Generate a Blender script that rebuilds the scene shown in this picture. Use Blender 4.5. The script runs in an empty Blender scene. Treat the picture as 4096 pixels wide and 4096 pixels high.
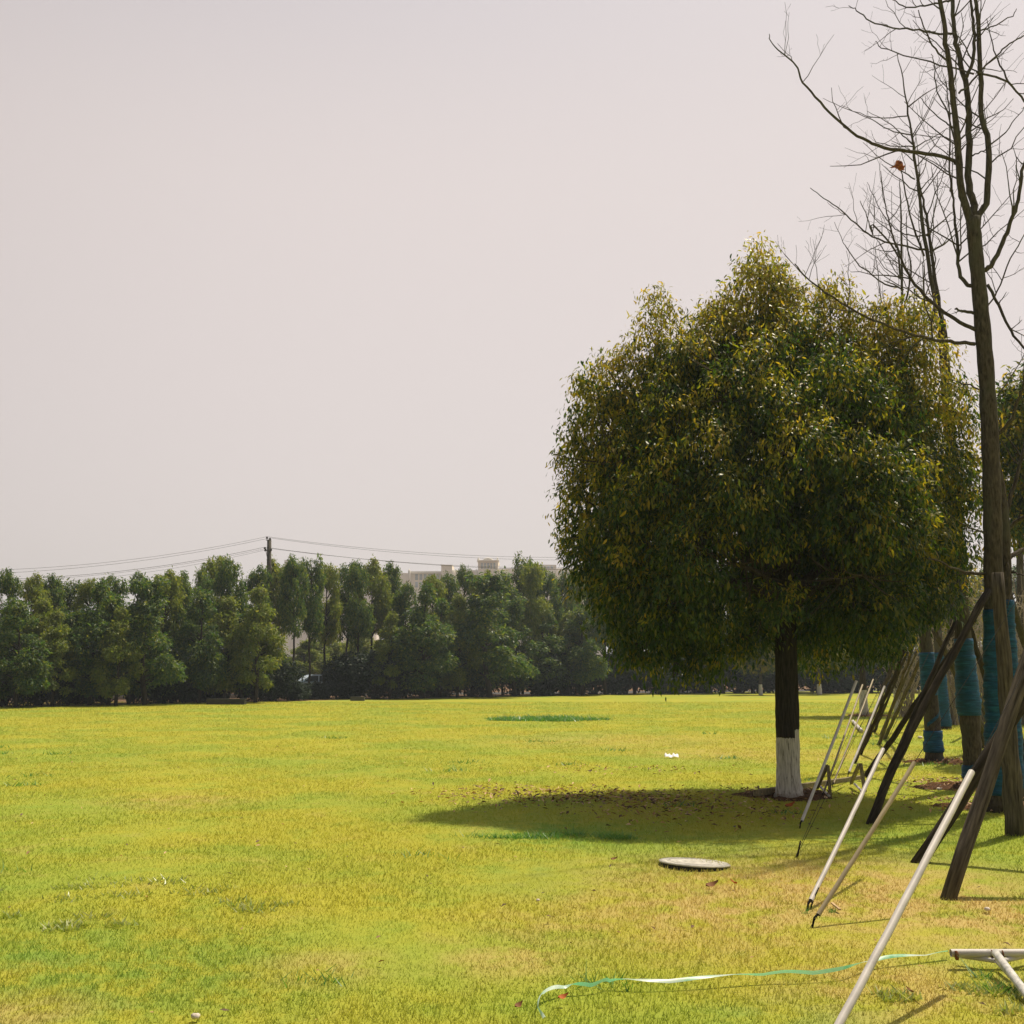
import bpy, math, random
import numpy as np
from mathutils import Vector, Matrix
PI = math.pi
rng = np.random.default_rng(7)
random.seed(7)
S = bpy.context.scene
COL = S.collection

# ------------------------------------------------------------------ camera
FPX, HOR, EYE = 4300.0, 2690.0, 1.6
TH = math.atan((HOR - 2048) / FPX)
cam = bpy.data.objects.new('camera', bpy.data.cameras.new('camera'))
COL.objects.link(cam)
cam.location = (0, 0, EYE)
cam.rotation_euler = (PI / 2 + TH, 0, 0)
cam.data.sensor_width = 36
cam.data.lens = 36 * FPX / 4096
cam.data.clip_start = 0.1
cam.data.clip_end = 4000
S.camera = cam

# ------------------------------------------------------------------ light
SUN_EL, SUN_AZ = 63.5, 44.0          # azimuth from +Y (view direction) towards +X
sx, sy, sz = (math.sin(math.radians(SUN_AZ)) * math.cos(math.radians(SUN_EL)),
              math.cos(math.radians(SUN_AZ)) * math.cos(math.radians(SUN_EL)), math.sin(math.radians(SUN_EL)))
sun = bpy.data.objects.new('sun', bpy.data.lights.new('sun', 'SUN'))
COL.objects.link(sun)
sun.data.energy = 5.0
sun.data.angle = math.radians(0.6)
sun.data.color = (1.0, 0.87, 0.67)
sun.rotation_euler = Vector((sx, sy, sz)).to_track_quat('Z', 'Y').to_euler()
sun.location = (10, 10, 30)

W = bpy.data.worlds.new('World')
S.world = W
W.use_nodes = True
nt = W.node_tree
nt.nodes.clear()
out = nt.nodes.new('ShaderNodeOutputWorld')
bg = nt.nodes.new('ShaderNodeBackground')
sky = nt.nodes.new('ShaderNodeTexSky')
sky.sky_type = 'NISHITA'
sky.sun_disc = False
sky.sun_elevation = math.radians(SUN_EL)
sky.sun_rotation = math.radians(SUN_AZ)
sky.air_density = 1.0
sky.dust_density = 4.0
mx = nt.nodes.new('ShaderNodeMix'); mx.data_type = 'RGBA'
mx.inputs[7].default_value = (8.35, 7.3, 6.9, 1)       # high thin veil, thickest low down and towards the sun
tc = nt.nodes.new('ShaderNodeTexCoord'); sxyz = nt.nodes.new('ShaderNodeSeparateXYZ'); nt.links.new(tc.outputs['Generated'], sxyz.inputs[0])
mr = nt.nodes.new('ShaderNodeMapRange'); nt.links.new(sxyz.outputs[2], mr.inputs[0]); mr.interpolation_type = 'SMOOTHSTEP'
for i_, q_ in enumerate((.40, .92, .86, .12)): mr.inputs[i_ + 1].default_value = q_
nt.links.new(mr.outputs[0], mx.inputs[0])
dv = nt.nodes.new('ShaderNodeVectorMath'); dv.operation = 'DOT_PRODUCT'; nt.links.new(tc.outputs['Generated'], dv.inputs[0])
dv.inputs[1].default_value = (math.sin(math.radians(SUN_AZ)), math.cos(math.radians(SUN_AZ)), 0)
mr2 = nt.nodes.new('ShaderNodeMapRange'); mr2.interpolation_type = 'SMOOTHSTEP'; nt.links.new(dv.outputs['Value'], mr2.inputs[0])
for i_, q_ in enumerate((-.9, .62, .36, 1.0)): mr2.inputs[i_ + 1].default_value = q_
ml = nt.nodes.new('ShaderNodeMath'); ml.operation = 'MULTIPLY'; ml.inputs[1].default_value = .1; nt.links.new(mr2.outputs[0], ml.inputs[0]); nt.links.new(ml.outputs[0], bg.inputs[1])
nt.links.new(sky.outputs[0], mx.inputs[6])
nt.links.new(mx.outputs[2], bg.inputs[0])
nt.links.new(bg.outputs[0], out.inputs[0])
S.view_settings.view_transform = 'Standard'
S.view_settings.look = 'None'
S.view_settings.exposure = 0.0
S.view_settings.gamma = 1.0
S.cycles.max_bounces = 6
S.cycles.diffuse_bounces = 3
S.cycles.transmission_bounces = 4
S.cycles.volume_bounces = 0
S.cycles.transparent_max_bounces = 8

# ------------------------------------------------------------------ pixel -> world
def ray(px, py):
    x, y, z = (px - 2048) / FPX, (2048 - py) / FPX, -1.0
    c, s = math.cos(TH), math.sin(TH)
    # camera looks along +Y pitched up by TH
    return np.array([x, -z * c - y * s, -z * s + y * c])
def P(px, py, z=0.0):
    r = ray(px, py); t = (z - EYE) / r[2]
    return np.array([r[0] * t, r[1] * t, z])
def at(px, py, D):
    r = ray(px, py); t = D / r[1]
    return np.array([r[0] * t, D, EYE + r[2] * t])

# ------------------------------------------------------------------ mesh batches
class MB:
    def __init__(s): s.v = []; s.f = {}; s.n = 0
    def add(s, v, f):
        v = np.asarray(v, float).reshape(-1, 3); f = np.asarray(f, int)
        s.f.setdefault(f.shape[1], []).append(f + s.n); s.v.append(v); s.n += len(v)
    def box(s, c, d, R=None):
        d = np.array(d) / 2
        v = np.array([[x, y, z] for x in (-1, 1) for y in (-1, 1) for z in (-1, 1)]) * d
        if R is not None: v = v @ np.array(R).T
        s.add(v + np.array(c), [[0, 1, 3, 2], [4, 6, 7, 5], [0, 4, 5, 1], [2, 3, 7, 6], [0, 2, 6, 4], [1, 5, 7, 3]])
    def tube(s, pts, rad, n=8, cap=True, jit=0.0):
        pts = np.asarray(pts, float); m = len(pts)
        rad = np.broadcast_to(np.asarray(rad, float), (m,))
        t = np.gradient(pts, axis=0); t /= np.linalg.norm(t, axis=1)[:, None] + 1e-12
        a = np.array([1.0, 0, 0]) if abs(t[0][0]) < .8 else np.array([0, 1.0, 0])
        u = np.cross(t[0], a); u /= np.linalg.norm(u)
        V = []
        ang = np.arange(n) * 2 * PI / n
        for i in range(m):
            u = u - t[i] * u.dot(t[i]); u /= np.linalg.norm(u) + 1e-12
            w = np.cross(t[i], u)
            r = rad[i] * (1 + (rng.normal(0, jit, n) if jit else 0))
            V.append(pts[i] + (np.cos(ang) * r)[:, None] * u + (np.sin(ang) * r)[:, None] * w)
        V = np.concatenate(V)
        i = np.arange(m - 1)[:, None] * n; j = np.arange(n)[None, :]; k = (j + 1) % n
        F = np.stack([i + j, i + k, i + n + k, i + n + j], -1).reshape(-1, 4)
        s.add(V, F)
        if cap:
            b = s.n - m * n
            s.v.append(np.array([pts[0], pts[-1]])); c0 = s.n; s.n += 2
            tri = [[c0, b + (q + 1) % n, b + q] for q in range(n)] + \
                  [[c0 + 1, b + (m - 1) * n + q, b + (m - 1) * n + (q + 1) % n] for q in range(n)]
            s.f.setdefault(3, []).append(np.array(tri))
    def build(s, name, mat, parent=None, smooth=True, origin=None):
        me = bpy.data.meshes.new(name)
        V = np.concatenate(s.v)
        if origin is None and parent is not None: origin = parent.location
        if origin is not None: V = V - np.array(origin)
        me.vertices.add(len(V)); me.vertices.foreach_set('co', V.astype(np.float32).ravel())
        loops = []; starts = []; tot = []; off = 0
        for k, fl in s.f.items():
            F = np.concatenate(fl); loops.append(F.ravel())
            starts.append(off + np.arange(len(F)) * k); tot.append(np.full(len(F), k)); off += F.size
        L = np.concatenate(loops)
        me.loops.add(len(L)); me.loops.foreach_set('vertex_index', L.astype(np.int32))
        st = np.concatenate(starts)
        me.polygons.add(len(st)); me.polygons.foreach_set('loop_start', st.astype(np.int32))
        me.polygons.foreach_set('loop_total', np.concatenate(tot).astype(np.int32))
        me.polygons.foreach_set('use_smooth', np.full(len(st), smooth))
        me.update(calc_edges=True)
        me.materials.append(mat)
        o = bpy.data.objects.new(name, me); COL.objects.link(o)
        if parent is not None: o.parent = parent
        elif origin is not None: o.location = origin
        return o
def thing(name, label, cat, loc=(0, 0, 0), group=None):
    o = bpy.data.objects.new(name, None); COL.objects.link(o)
    o.location = tuple(loc); o.empty_display_size = .2
    return tag(o, label, cat, group)
def tag(o, label, cat, group=None):
    o['label'] = label; o['category'] = cat
    if group: o['group'] = group
    return o
def kind(o, k, label=None):
    o['kind'] = k
    if label: o['label'] = label
    return o
def unit(v): v = np.asarray(v, float); return v / (np.linalg.norm(v, axis=-1, keepdims=True) + 1e-12)
def smooth_line(pts, n=4):
    pts = np.asarray(pts, float)
    if len(pts) < 3: return np.array([pts[0] + (pts[-1] - pts[0]) * t for t in np.linspace(0, 1, n + 1)])
    p = np.vstack([2 * pts[0] - pts[1], pts, 2 * pts[-1] - pts[-2]]); o = []
    for i in range(1, len(p) - 2):
        for t in np.arange(n) / n:
            o.append(.5 * ((2 * p[i]) + (-p[i - 1] + p[i + 1]) * t + (2 * p[i - 1] - 5 * p[i] + 4 * p[i + 1] - p[i + 2]) * t * t
                           + (-p[i - 1] + 3 * p[i] - 3 * p[i + 1] + p[i + 2]) * t ** 3))
    o.append(pts[-1]); return np.array(o)

# ------------------------------------------------------------------ materials
class NT:
    def __init__(s, name):
        s.m = bpy.data.materials.new(name); s.m.use_nodes = True
        s.t = s.m.node_tree; s.t.nodes.clear()
        s.out = s.n('ShaderNodeOutputMaterial')
    def n(s, k, **kw):
        x = s.t.nodes.new(k)
        for a, b in kw.items(): setattr(x, a, b)
        return x
    def l(s, a, b): s.t.links.new(a, b)
    def coord(s, scale=(1, 1, 1)):
        c = s.n('ShaderNodeTexCoord'); m = s.n('ShaderNodeMapping'); m.inputs['Scale'].default_value = scale
        s.l(c.outputs['Object'], m.inputs[0]); return m.outputs[0]
    def noise(s, vec, scale, detail=3, rough=.55):
        x = s.n('ShaderNodeTexNoise'); x.inputs['Scale'].default_value = scale
        x.inputs['Detail'].default_value = detail; x.inputs['Roughness'].default_value = rough
        s.l(vec, x.inputs['Vector']); return x.outputs['Fac']
    def ramp(s, fac, stops):
        r = s.n('ShaderNodeValToRGB'); e = r.color_ramp.elements
        while len(e) < len(stops): e.new(.5)
        for i, (p, c) in enumerate(stops): e[i].position = p; e[i].color = (*c, 1) if len(c) == 3 else c
        s.l(fac, r.inputs[0]); return r.outputs[0]
    def mix(s, f, a, b, mode='MIX'):
        x = s.n('ShaderNodeMix', data_type='RGBA', blend_type=mode)
        for i, v in ((0, f), (6, a), (7, b)):
            if isinstance(v, (int, float)): x.inputs[i].default_value = v
            elif isinstance(v, tuple): x.inputs[i].default_value = (*v, 1)
            else: s.l(v, x.inputs[i])
        return x.outputs[2]
    def math(s, op, a, b=None, clamp=False):
        x = s.n('ShaderNodeMath', operation=op); x.use_clamp = clamp
        for i, v in ((0, a), (1, b)):
            if v is None: continue
            if isinstance(v, (int, float)): x.inputs[i].default_value = v
            else: s.l(v, x.inputs[i])
        return x.outputs[0]
    def maprange(s, v, a, b, c=0, d=1):
        x = s.n('ShaderNodeMapRange'); x.interpolation_type = 'SMOOTHSTEP'
        s.l(v, x.inputs[0])
        for i, q in enumerate((a, b, c, d)): x.inputs[i + 1].default_value = q
        return x.outputs[0]
    def bsdf(s, col, rough=.8, spec=.3, bump=None, bs=.3, bd=.02, metal=0):
        b = s.n('ShaderNodeBsdfPrincipled'); b.inputs['Roughness'].default_value = rough
        b.inputs['Specular IOR Level'].default_value = spec; b.inputs['Metallic'].default_value = metal
        if isinstance(col, tuple): b.inputs['Base Color'].default_value = (*col, 1)
        else: s.l(col, b.inputs['Base Color'])
        if bump is not None:
            u = s.n('ShaderNodeBump'); u.inputs['Strength'].default_value = bs; u.inputs['Distance'].default_value = bd
            s.l(bump, u.inputs['Height']); s.l(u.outputs[0], b.inputs['Normal'])
        return b.outputs[0]
    def done(s, sh): s.l(sh, s.out.inputs[0]); return s.m

def simple(name, c, rough=.7, spec=.3, var=.25, scale=6, metal=0, bs=.2):
    t = NT(name); v = t.coord()
    f = t.noise(v, scale, 5)
    a = tuple(x * (1 - var) for x in c); b = tuple(min(1, x * (1 + var)) for x in c)
    return t.done(t.bsdf(t.ramp(f, [(.3, a), (.7, b)]), rough, spec, f, bs, .01, metal))

def bark(name, dark, light, sc=9, zs=.12, bs=.8, lichen=None):
    t = NT(name); v = t.coord((1, 1, zs))
    f = t.noise(v, sc * 6, 4, .6); g = t.noise(t.coord(), 3, 3)
    c = t.ramp(f, [(.32, dark), (.68, light)])
    c = t.mix(t.maprange(g, .4, .7, 0, .5), c, tuple(.5 * (a + b) * .7 for a, b in zip(dark, light)))
    if lichen: c = t.mix(t.maprange(t.noise(t.coord((1, 1, .5)), 5, 4), .48, .62, 0, .6), c, lichen)
    return t.done(t.bsdf(c, .95, .1, f, bs, .012))

def leafmat(name, cols, trans=.45, rough=.42, spec=.5, tcol=1.5):
    t = NT(name)
    g = t.n('ShaderNodeNewGeometry')
    nz = t.noise(t.coord(), .9, 2)
    r = t.math('ADD', t.math('MULTIPLY', g.outputs['Random Per Island'], .75), t.math('MULTIPLY', nz, .25))
    c = t.ramp(r, cols)
    b = t.bsdf(c, rough, spec)
    tr = t.n('ShaderNodeBsdfTranslucent')
    t.l(t.mix(1.0, c, (tcol * 1.05, tcol, tcol * .35), 'MULTIPLY'), tr.inputs[0])
    m = t.n('ShaderNodeMixShader'); m.inputs[0].default_value = trans
    t.l(b, m.inputs[1]); t.l(tr.outputs[0], m.inputs[2])
    return t.done(m.outputs[0])

# lawn colour shared by the soil sheet and the blades: worn, dry and lush patches have fixed world places
G_A, G_B, G_C = (.365, .355, .045), (.205, .315, .048), (.46, .35, .13)
DRY = [((3300, 3560), 2.1, .95), ((2900, 3640), 1.5, .8), ((3850, 3640), 1.5, .9), ((2350, 3680), .9, .5), ((3600, 3950), .9, .7), ((3000, 3520), 1.2, .6),
       ((2050, 3830), .5, .6), ((1300, 3860), .45, .5), ((80, 4040), .4, .6), ((2500, 2960), 4, .4), ((2900, 3010), 2.5, .45), ((3500, 3020), 2, .5), ((700, 3200), 1.1, .4)]
LUSH = [((500, 3900), 1.5, .75), ((150, 3800), 1.2, .7), ((2150, 3500), 1.2, .3), ((2900, 3380), 1.3, .7), ((3500, 3360), 1.3, .6), ((3300, 4060), .45, .8), ((3050, 4060), .4, .7), ((1000, 3900), .9, .5),
        ((2250, 3330), 1.3, .9), ((3950, 3840), .5, .5), ((1700, 3050), 2.5, .35), ((400, 3050), 3, .3), ((2200, 2875), 2.2, .5), ((3700, 3420), 1.3, .6)]
def lawn(t, fine=True):
    v = t.n('ShaderNodeNewGeometry').outputs['Position']
    n1 = t.noise(v, .28, 4, .6); n2 = t.noise(v, 1.7, 4, .6); n3 = t.noise(v, 14, 3, .6)
    c = t.mix(t.maprange(n1, .42, .62, 0, .55), G_A, G_B)
    c = t.mix(t.maprange(n2, .52, .72, 0, .45), c, G_B)
    c = t.mix(t.maprange(n2, .46, .28, 0, .25), c, G_C)
    def mask(lst):
        acc = None
        for (px, py), r, w in lst:
            q = P(px, py)
            d = t.n('ShaderNodeVectorMath', operation='DISTANCE'); t.l(v, d.inputs[0]); d.inputs[1].default_value = tuple(q)
            m = t.maprange(d.outputs['Value'], r * 1.35, 0, 0, w)
            acc = m if acc is None else t.math('MAXIMUM', acc, m)
        return acc
    br = t.maprange(t.noise(v, 3.5, 5, .65), .36, .60, .15, 1.25)
    c = t.mix(t.math('MULTIPLY', mask(LUSH), t.math('MULTIPLY', br, .7), True), c, (.14, .29, .055))
    c = t.mix(t.math('MULTIPLY', mask(DRY), br, True), c, G_C)
    return c, v, n3

# ------------------------------------------------------------------ ground
def treeline_D(px):      # distance of the near edge of the wood across the picture
    return float(np.interp(px, [-800, 0, 600, 1100, 1500, 2000, 2400, 3000, 4096, 5200], [44, 47.5, 51.5, 57, 62, 69, 75, 80, 84, 88]))
EDGE_A, EDGE_B = at(0, 2700, 48.0), at(2400, 2700, 77.0)
def edge_mask(t, v, a0, a1):
    d = unit(np.array([EDGE_B[0] - EDGE_A[0], EDGE_B[1] - EDGE_A[1], 0])); nrm = np.array([-d[1], d[0], 0])
    dt = t.n('ShaderNodeVectorMath', operation='DOT_PRODUCT'); t.l(v, dt.inputs[0]); dt.inputs[1].default_value = tuple(nrm)
    off = float(nrm @ EDGE_A)
    x = t.math('SUBTRACT', dt.outputs['Value'], off)
    x = t.math('ADD', x, t.math('MULTIPLY', t.math('SUBTRACT', t.noise(v, .35, 4, .7), .5), 4.0))
    return t.maprange(x, a0, a1)
t = NT('lawn_soil'); c, v, n3 = lawn(t)
lit = t.ramp(t.noise(v, 5, 5, .7), [(.35, (.06, .04, .025)), (.6, (.24, .15, .09)), (.75, (.42, .28, .18))])
c = t.mix(t.math('MULTIPLY', t.maprange(n3, .4, .75, .0, .18), 1.0), c, (.22, .26, .03))
c = t.mix(edge_mask(t, v, 2.0, 4.5), c, lit)
hgt = t.math('ADD', t.noise(v, 30, 4, .7), t.math('MULTIPLY', t.noise(v, 3, 3), .8))
M_ground = t.done(t.bsdf(c, .95, .05, hgt, .45, .05))

def in_view(x, y, m=1.08): return np.abs(x) < y * (2048 / FPX) * m + .6
# one sheet to the horizon, finer near the camera
gx = np.concatenate([-np.geomspace(1500, 40, 14), np.linspace(-38, 38, 153), np.geomspace(40, 1500, 14)])
gy = np.concatenate([[-300, -60, -15], np.linspace(-4, 60, 129), np.geomspace(62, 1800, 24)])
X, Y = np.meshgrid(gx, gy)
Z = .012 * np.sin(X * 1.9 + 1.3 * np.sin(Y * .9)) * np.cos(Y * 1.4) - .012
V = np.stack([X, Y, Z], -1).reshape(-1, 3)
nx = len(gx); i = np.arange(len(gy) - 1)[:, None] * nx + np.arange(nx - 1)[None, :]
F = np.stack([i, i + 1, i + nx + 1, i + nx], -1).reshape(-1, 4)
g = MB(); g.add(V, F)
kind(g.build('ground', M_ground), 'structure')

# grass blades
t = NT('grass_blade'); c, v, n3 = lawn(t)
r = t.n('ShaderNodeNewGeometry').outputs['Random Per Island']
c = t.mix(1.0, c, t.ramp(r, [(0, (.92, .96, .86)), (.5, (1, 1, 1)), (.9, (1.04, 1.04, 1.04)), (1, (1.25, 1.18, 1.7))]), 'MULTIPLY')
b = t.bsdf(c, .6, .15)
tr = t.n('ShaderNodeBsdfTranslucent'); t.l(t.mix(1.0, c, (1.25, 1.25, 1.0), 'MULTIPLY'), tr.inputs[0])
m = t.n('ShaderNodeMixShader'); m.inputs[0].default_value = .5; t.l(b, m.inputs[1]); t.l(tr.outputs[0], m.inputs[2])
M_blade = t.done(m.outputs[0])
def blades(n, y0, y1, h, w, seed, xy=None):
    r = np.random.default_rng(seed)
    if xy is None:
        y = np.exp(r.uniform(math.log(y0), math.log(y1), n)); x = r.uniform(-1, 1, n) * (y * .52 + .5)
        h = .0075 + .00042 * y; w = .0034 + .00045 * y
    else: x, y = xy; n = len(x)
    a = r.uniform(0, 2 * PI, n); hh = h * r.lognormal(0, .35, n); ww = w * r.uniform(.6, 1.3, n)
    lean = r.uniform(.7, 2.0, n); la = r.uniform(0, 2 * PI, n)
    b = np.stack([x, y, np.full(n, -.012)], -1); dx = np.stack([np.cos(a), np.sin(a), 0 * a], -1) * ww[:, None] / 2
    tip = b + np.stack([np.cos(la) * lean * hh, np.sin(la) * lean * hh, hh + .012], -1)
    V = np.stack([b - dx, b + dx, tip], 1).reshape(-1, 3); F = np.arange(3 * n).reshape(-1, 3)
    return V, F
g = MB()
g.add(*blades(460000, 4.0, 60, 0, 0, 1))
kind(g.build('grass', M_blade, smooth=False), 'stuff', 'short yellow green lawn grass across the field')

# ------------------------------------------------------------------ weeds, litter, soil
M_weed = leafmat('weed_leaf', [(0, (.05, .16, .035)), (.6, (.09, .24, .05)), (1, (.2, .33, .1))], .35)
M_clover = leafmat('clover_leaf', [(0, (.2, .3, .07)), (.6, (.32, .37, .12)), (1, (.55, .55, .34))], .3, .35, .6)
def tufts(cx, cy, rx, ry, n, h, w, seed, mat, name, label, lo=.2):
    r = np.random.default_rng(seed)
    a = r.uniform(0, 2 * PI, n); q = np.sqrt(r.uniform(0, 1, n))
    k = r.integers(0, max(2, n // 40), n)
    ca = r.uniform(0, 2 * PI, n); cq = np.sqrt(r.uniform(0, 1, n))
    ox = (cq * np.cos(ca))[k]; oy = (cq * np.sin(ca))[k]
    x = cx + rx * (ox + .22 * q * np.cos(a)); y = cy + ry * (oy + .22 * q * np.sin(a))
    V, F = blades(n, 0, 0, h, w, seed + 1, (x, y))
    m = MB(); m.add(V, F); o = m.build(name, mat, smooth=False); return kind(o, 'stuff', label)
q = P(2220, 2878); tufts(q[0] - .2, q[1], 1.9, 1.3, 3000, .085, .04, 11, M_weed, 'weeds', 'low dark green weed patch in the middle of the far lawn')
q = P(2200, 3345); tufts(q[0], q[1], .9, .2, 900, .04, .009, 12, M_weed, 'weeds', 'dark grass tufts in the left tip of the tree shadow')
q = P(4050, 3930); tufts(q[0], q[1], .33, .18, 380, .05, .007, 13, M_weed, 'weeds', 'bright green weeds beside the white pipe frame')
q = P(3255, 3645); tufts(q[0], q[1], .13, .07, 70, .03, .004, 14, M_weed, 'weeds', 'little grass tuft at the pegs of the white and beige sleeves')
for i, (px, py, rx, ry, n, lb) in enumerate([(420, 3560, .9, .5, 500, 'pale clover leaves dotted over the lower left lawn'), (240, 3680, .6, .25, 260, 'pale clover leaves near the left edge of the lawn'),
                                      (1050, 3620, .7, .3, 160, 'sparse pale clover leaves in the lawn left of centre'), (3920, 4000, .5, .25, 350, 'feathery pale weeds in the lower right corner')]):
    q = P(px, py); tufts(q[0], q[1], rx, ry, n, .022, .018, 20 + i, M_clover, 'clover', lb)
g = MB(); r = np.random.default_rng(5)
for k in range(26):
    y = math.sqrt(r.uniform(25, 900)); x = r.uniform(-1, 1) * y * .48
    n = 40; s = .05 + .003 * y
    g.add(*blades(n, 0, 0, .03 + .0009 * y, .006 + .0007 * y, 100 + k, (x + r.normal(0, s * 1.6, n), y + r.normal(0, s, n))))
kind(g.build('grass_tufts', M_weed, smooth=False), 'stuff', 'scattered darker green grass tufts in the lawn')

def litter(n, cx, cy, rx, ry, L, seed, g, gauss=True):
    r = np.random.default_rng(seed)
    if gauss: x, y = r.normal(0, .5, n) * rx + cx, r.normal(0, .5, n) * ry + cy
    else: y = np.sqrt(r.uniform(cy ** 2, ry ** 2, n)); x = r.uniform(-1, 1, n) * y * .5
    a = r.uniform(0, 2 * PI, n); l = L * r.uniform(.6, 1.3, n); z = r.uniform(.012, .035, n)
    d = np.stack([np.cos(a), np.sin(a), r.normal(0, .25, n)], -1); s = np.stack([-np.sin(a), np.cos(a), r.normal(0, .3, n)], -1)
    c = np.stack([x, y, z], -1); l = l[:, None]
    up = np.array([0, 0, 1.0]) * r.uniform(0, .35, n)[:, None]
    V = np.stack([c - d * l / 2, c - s * l * .2 + up * l * .5, c + d * l / 2, c + s * l * .2 + up * l * .5], 1).reshape(-1, 3)
    i = np.arange(n)[:, None] * 4
    g.add(V, np.concatenate([i + [[0, 1, 2]], i + [[0, 2, 3]]]))
M_litter = leafmat('dry_leaf', [(0, (.035, .022, .012)), (.35, (.13, .07, .03)), (.6, (.36, .2, .07)), (.85, (.62, .42, .22)), (1, (.75, .6, .42))], .1, .6, .3, 1)
g = MB()
q = P(2450, 3195); litter(650, q[0], q[1], 1.6, 1.1, .075, 31, g)
q = P(2050, 3180); litter(300, q[0], q[1], 1.3, 1.2, .07, 32, g)
q = P(2750, 3240); litter(450, q[0], q[1], 1.8, 1.5, .07, 33, g)
q = P(2500, 3080); litter(130, q[0], q[1], 2.2, .9, .07, 34, g)
litter(420, 0, 4.5, 0, 24, .045, 35, g, False)
kind(g.build('fallen_leaves', M_litter, smooth=False), 'stuff', 'dry brown leaves littering the lawn left of the round tree')

t = NT('soil_mulch'); v = t.coord(); f = t.noise(v, 22, 5, .7)
M_soil = t.done(t.bsdf(t.ramp(f, [(.3, (.035, .02, .012)), (.55, (.12, .065, .035)), (.7, (.3, .14, .05))]), 1, .05, f, .8, .05))
def mound(px, py, rx, ry, h, seed, nleaf, lb):
    q = P(px, py); r = np.random.default_rng(seed); m = MB(); n, k = 36, 9
    ph = r.uniform(0, 6, 5); V = [[q[0], q[1], h]]
    for j in range(1, k + 1):
        for i in range(n):
            a = 2 * PI * i / n; w = 1 + .18 * math.sin(3 * a + ph[0]) + .12 * math.sin(5 * a + ph[1]) + .08 * math.sin(9 * a + ph[2])
            rr = j / k * w; z = h * math.cos(min(1, j / k) * PI / 2) + r.normal(0, .006) - (.03 if j == k else 0)
            V.append([q[0] + rx * rr * math.cos(a), q[1] + ry * rr * math.sin(a), z])
    F3 = [[0, 1 + i, 1 + (i + 1) % n] for i in range(n)]
    F4 = [[1 + (j - 1) * n + i, 1 + j * n + i, 1 + j * n + (i + 1) % n, 1 + (j - 1) * n + (i + 1) % n] for j in range(1, k) for i in range(n)]
    m.add(V, F3); m.f.setdefault(4, []).append(np.array(F4))
    kind(m.build('soil_mound', M_soil, origin=None), 'structure', lb)
    g = MB(); litter(nleaf, q[0], q[1], rx * 1.6, ry * 1.5, .07, seed + 1, g)
    g.v = [a + np.array([0, 0, h * .55]) * (np.linalg.norm(a[:, :2] - q[:2], axis=1) < rx)[:, None] for a in g.v]
    kind(g.build('mulch_leaves', M_litter, smooth=False), 'stuff', 'dry leaves on the ' + lb)
mound(3150, 3180, .62, .62, .05, 41, 260, 'dark soil ring round the whitewashed trunk')
mound(4010, 3225, .75, .5, .05, 43, 420, 'leafy soil ring under the nearest blue wrapped tree')
mound(3890, 3145, .8, .6, .05, 45, 420, 'reddish soil ring under the second blue wrapped tree')
mound(3760, 3045, .6, .6, .04, 47, 160, 'soil ring under the third blue wrapped tree')
mound(3470, 2862, .8, .8, .05, 49, 120, 'dark soil ring under the far whitewashed tree')

# ------------------------------------------------------------------ leaves and crowns
def leaf_geo(c, d, nrm, L, Wd, curl, g, three=True):
    """c base points, d direction, nrm leaf normal; a curved blade of two or three faces"""
    s = unit(np.cross(d, nrm)); nrm = unit(np.cross(s, d)); L = L[:, None]; Wd = Wd[:, None]
    n = len(c); i = np.arange(n)[:, None]
    if three:
        p1 = c + d * L * .33 - nrm * L * curl * .05; p2 = c + d * L * .68 - nrm * L * curl * .2; p3 = c + d * L - nrm * L * curl * .5
        V = np.stack([c, p1 - s * Wd * .45, p1 + s * Wd * .45, p2 - s * Wd * .36, p2 + s * Wd * .36, p3], 1).reshape(-1, 3)
        g.add(V, np.concatenate([i * 6 + [[0, 2, 1]], i * 6 + [[3, 4, 5]]]))
        g.f.setdefault(4, []).append(i * 6 + np.array([[1, 2, 4, 3]]) + g.n - 6 * n)
    else:
        pm = c + d * L * .5; V = np.stack([c, pm - s * Wd * .5, c + d * L - nrm * L * curl * .3, pm + s * Wd * .5], 1).reshape(-1, 3)
        g.add(V, i * 4 + [[0, 1, 2, 3]])
def sprays(cent, out, per, rad, L, g, r, three=True, droop=.9, wr=.36):
    n = len(cent) * per; c = np.repeat(cent, per, 0) + r.normal(0, rad, (n, 3)); o = np.repeat(out, per, 0)
    d = unit(o * .55 + r.normal(0, .55, (n, 3)) + np.array([0, 0, -droop]))
    nr = unit(o * .6 + np.array([0, 0, .8]) + r.normal(0, .45, (n, 3)))
    l = L * r.lognormal(0, .22, n)
    leaf_geo(c, d, nr, l, l * wr, r.uniform(.2, .9, n)[:, None], g, three)
def lobe_points(lobes, n, r, shell=.33, up=0):
    """lobes: list of (centre xyz, radii xyz); returns points near their surfaces that are not deep inside the others"""
    C = np.array([l[0] for l in lobes]); R = np.array([l[1] for l in lobes]); w = (R ** 2).mean(1); w /= w.sum()
    P_, O_ = [], []
    while len(P_) < n:
        k = r.choice(len(C), n, p=w); d = unit(r.normal(0, 1, (n, 3))); q = 1 - np.abs(r.normal(0, shell, n)); q = np.clip(q, .05, 1.12)
        p = C[k] + d * R[k] * q[:, None]
        inside = np.zeros(n, int)
        for j in range(len(C)): inside += (((p - C[j]) / R[j]) ** 2).sum(1) < .5
        keep = (inside <= 1) | (r.uniform(0, 1, n) < .16)
        P_ += list(p[keep]); O_ += list(unit(d[keep] / R[k][keep]))
    return np.array(P_[:n]), np.array(O_[:n])

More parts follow.
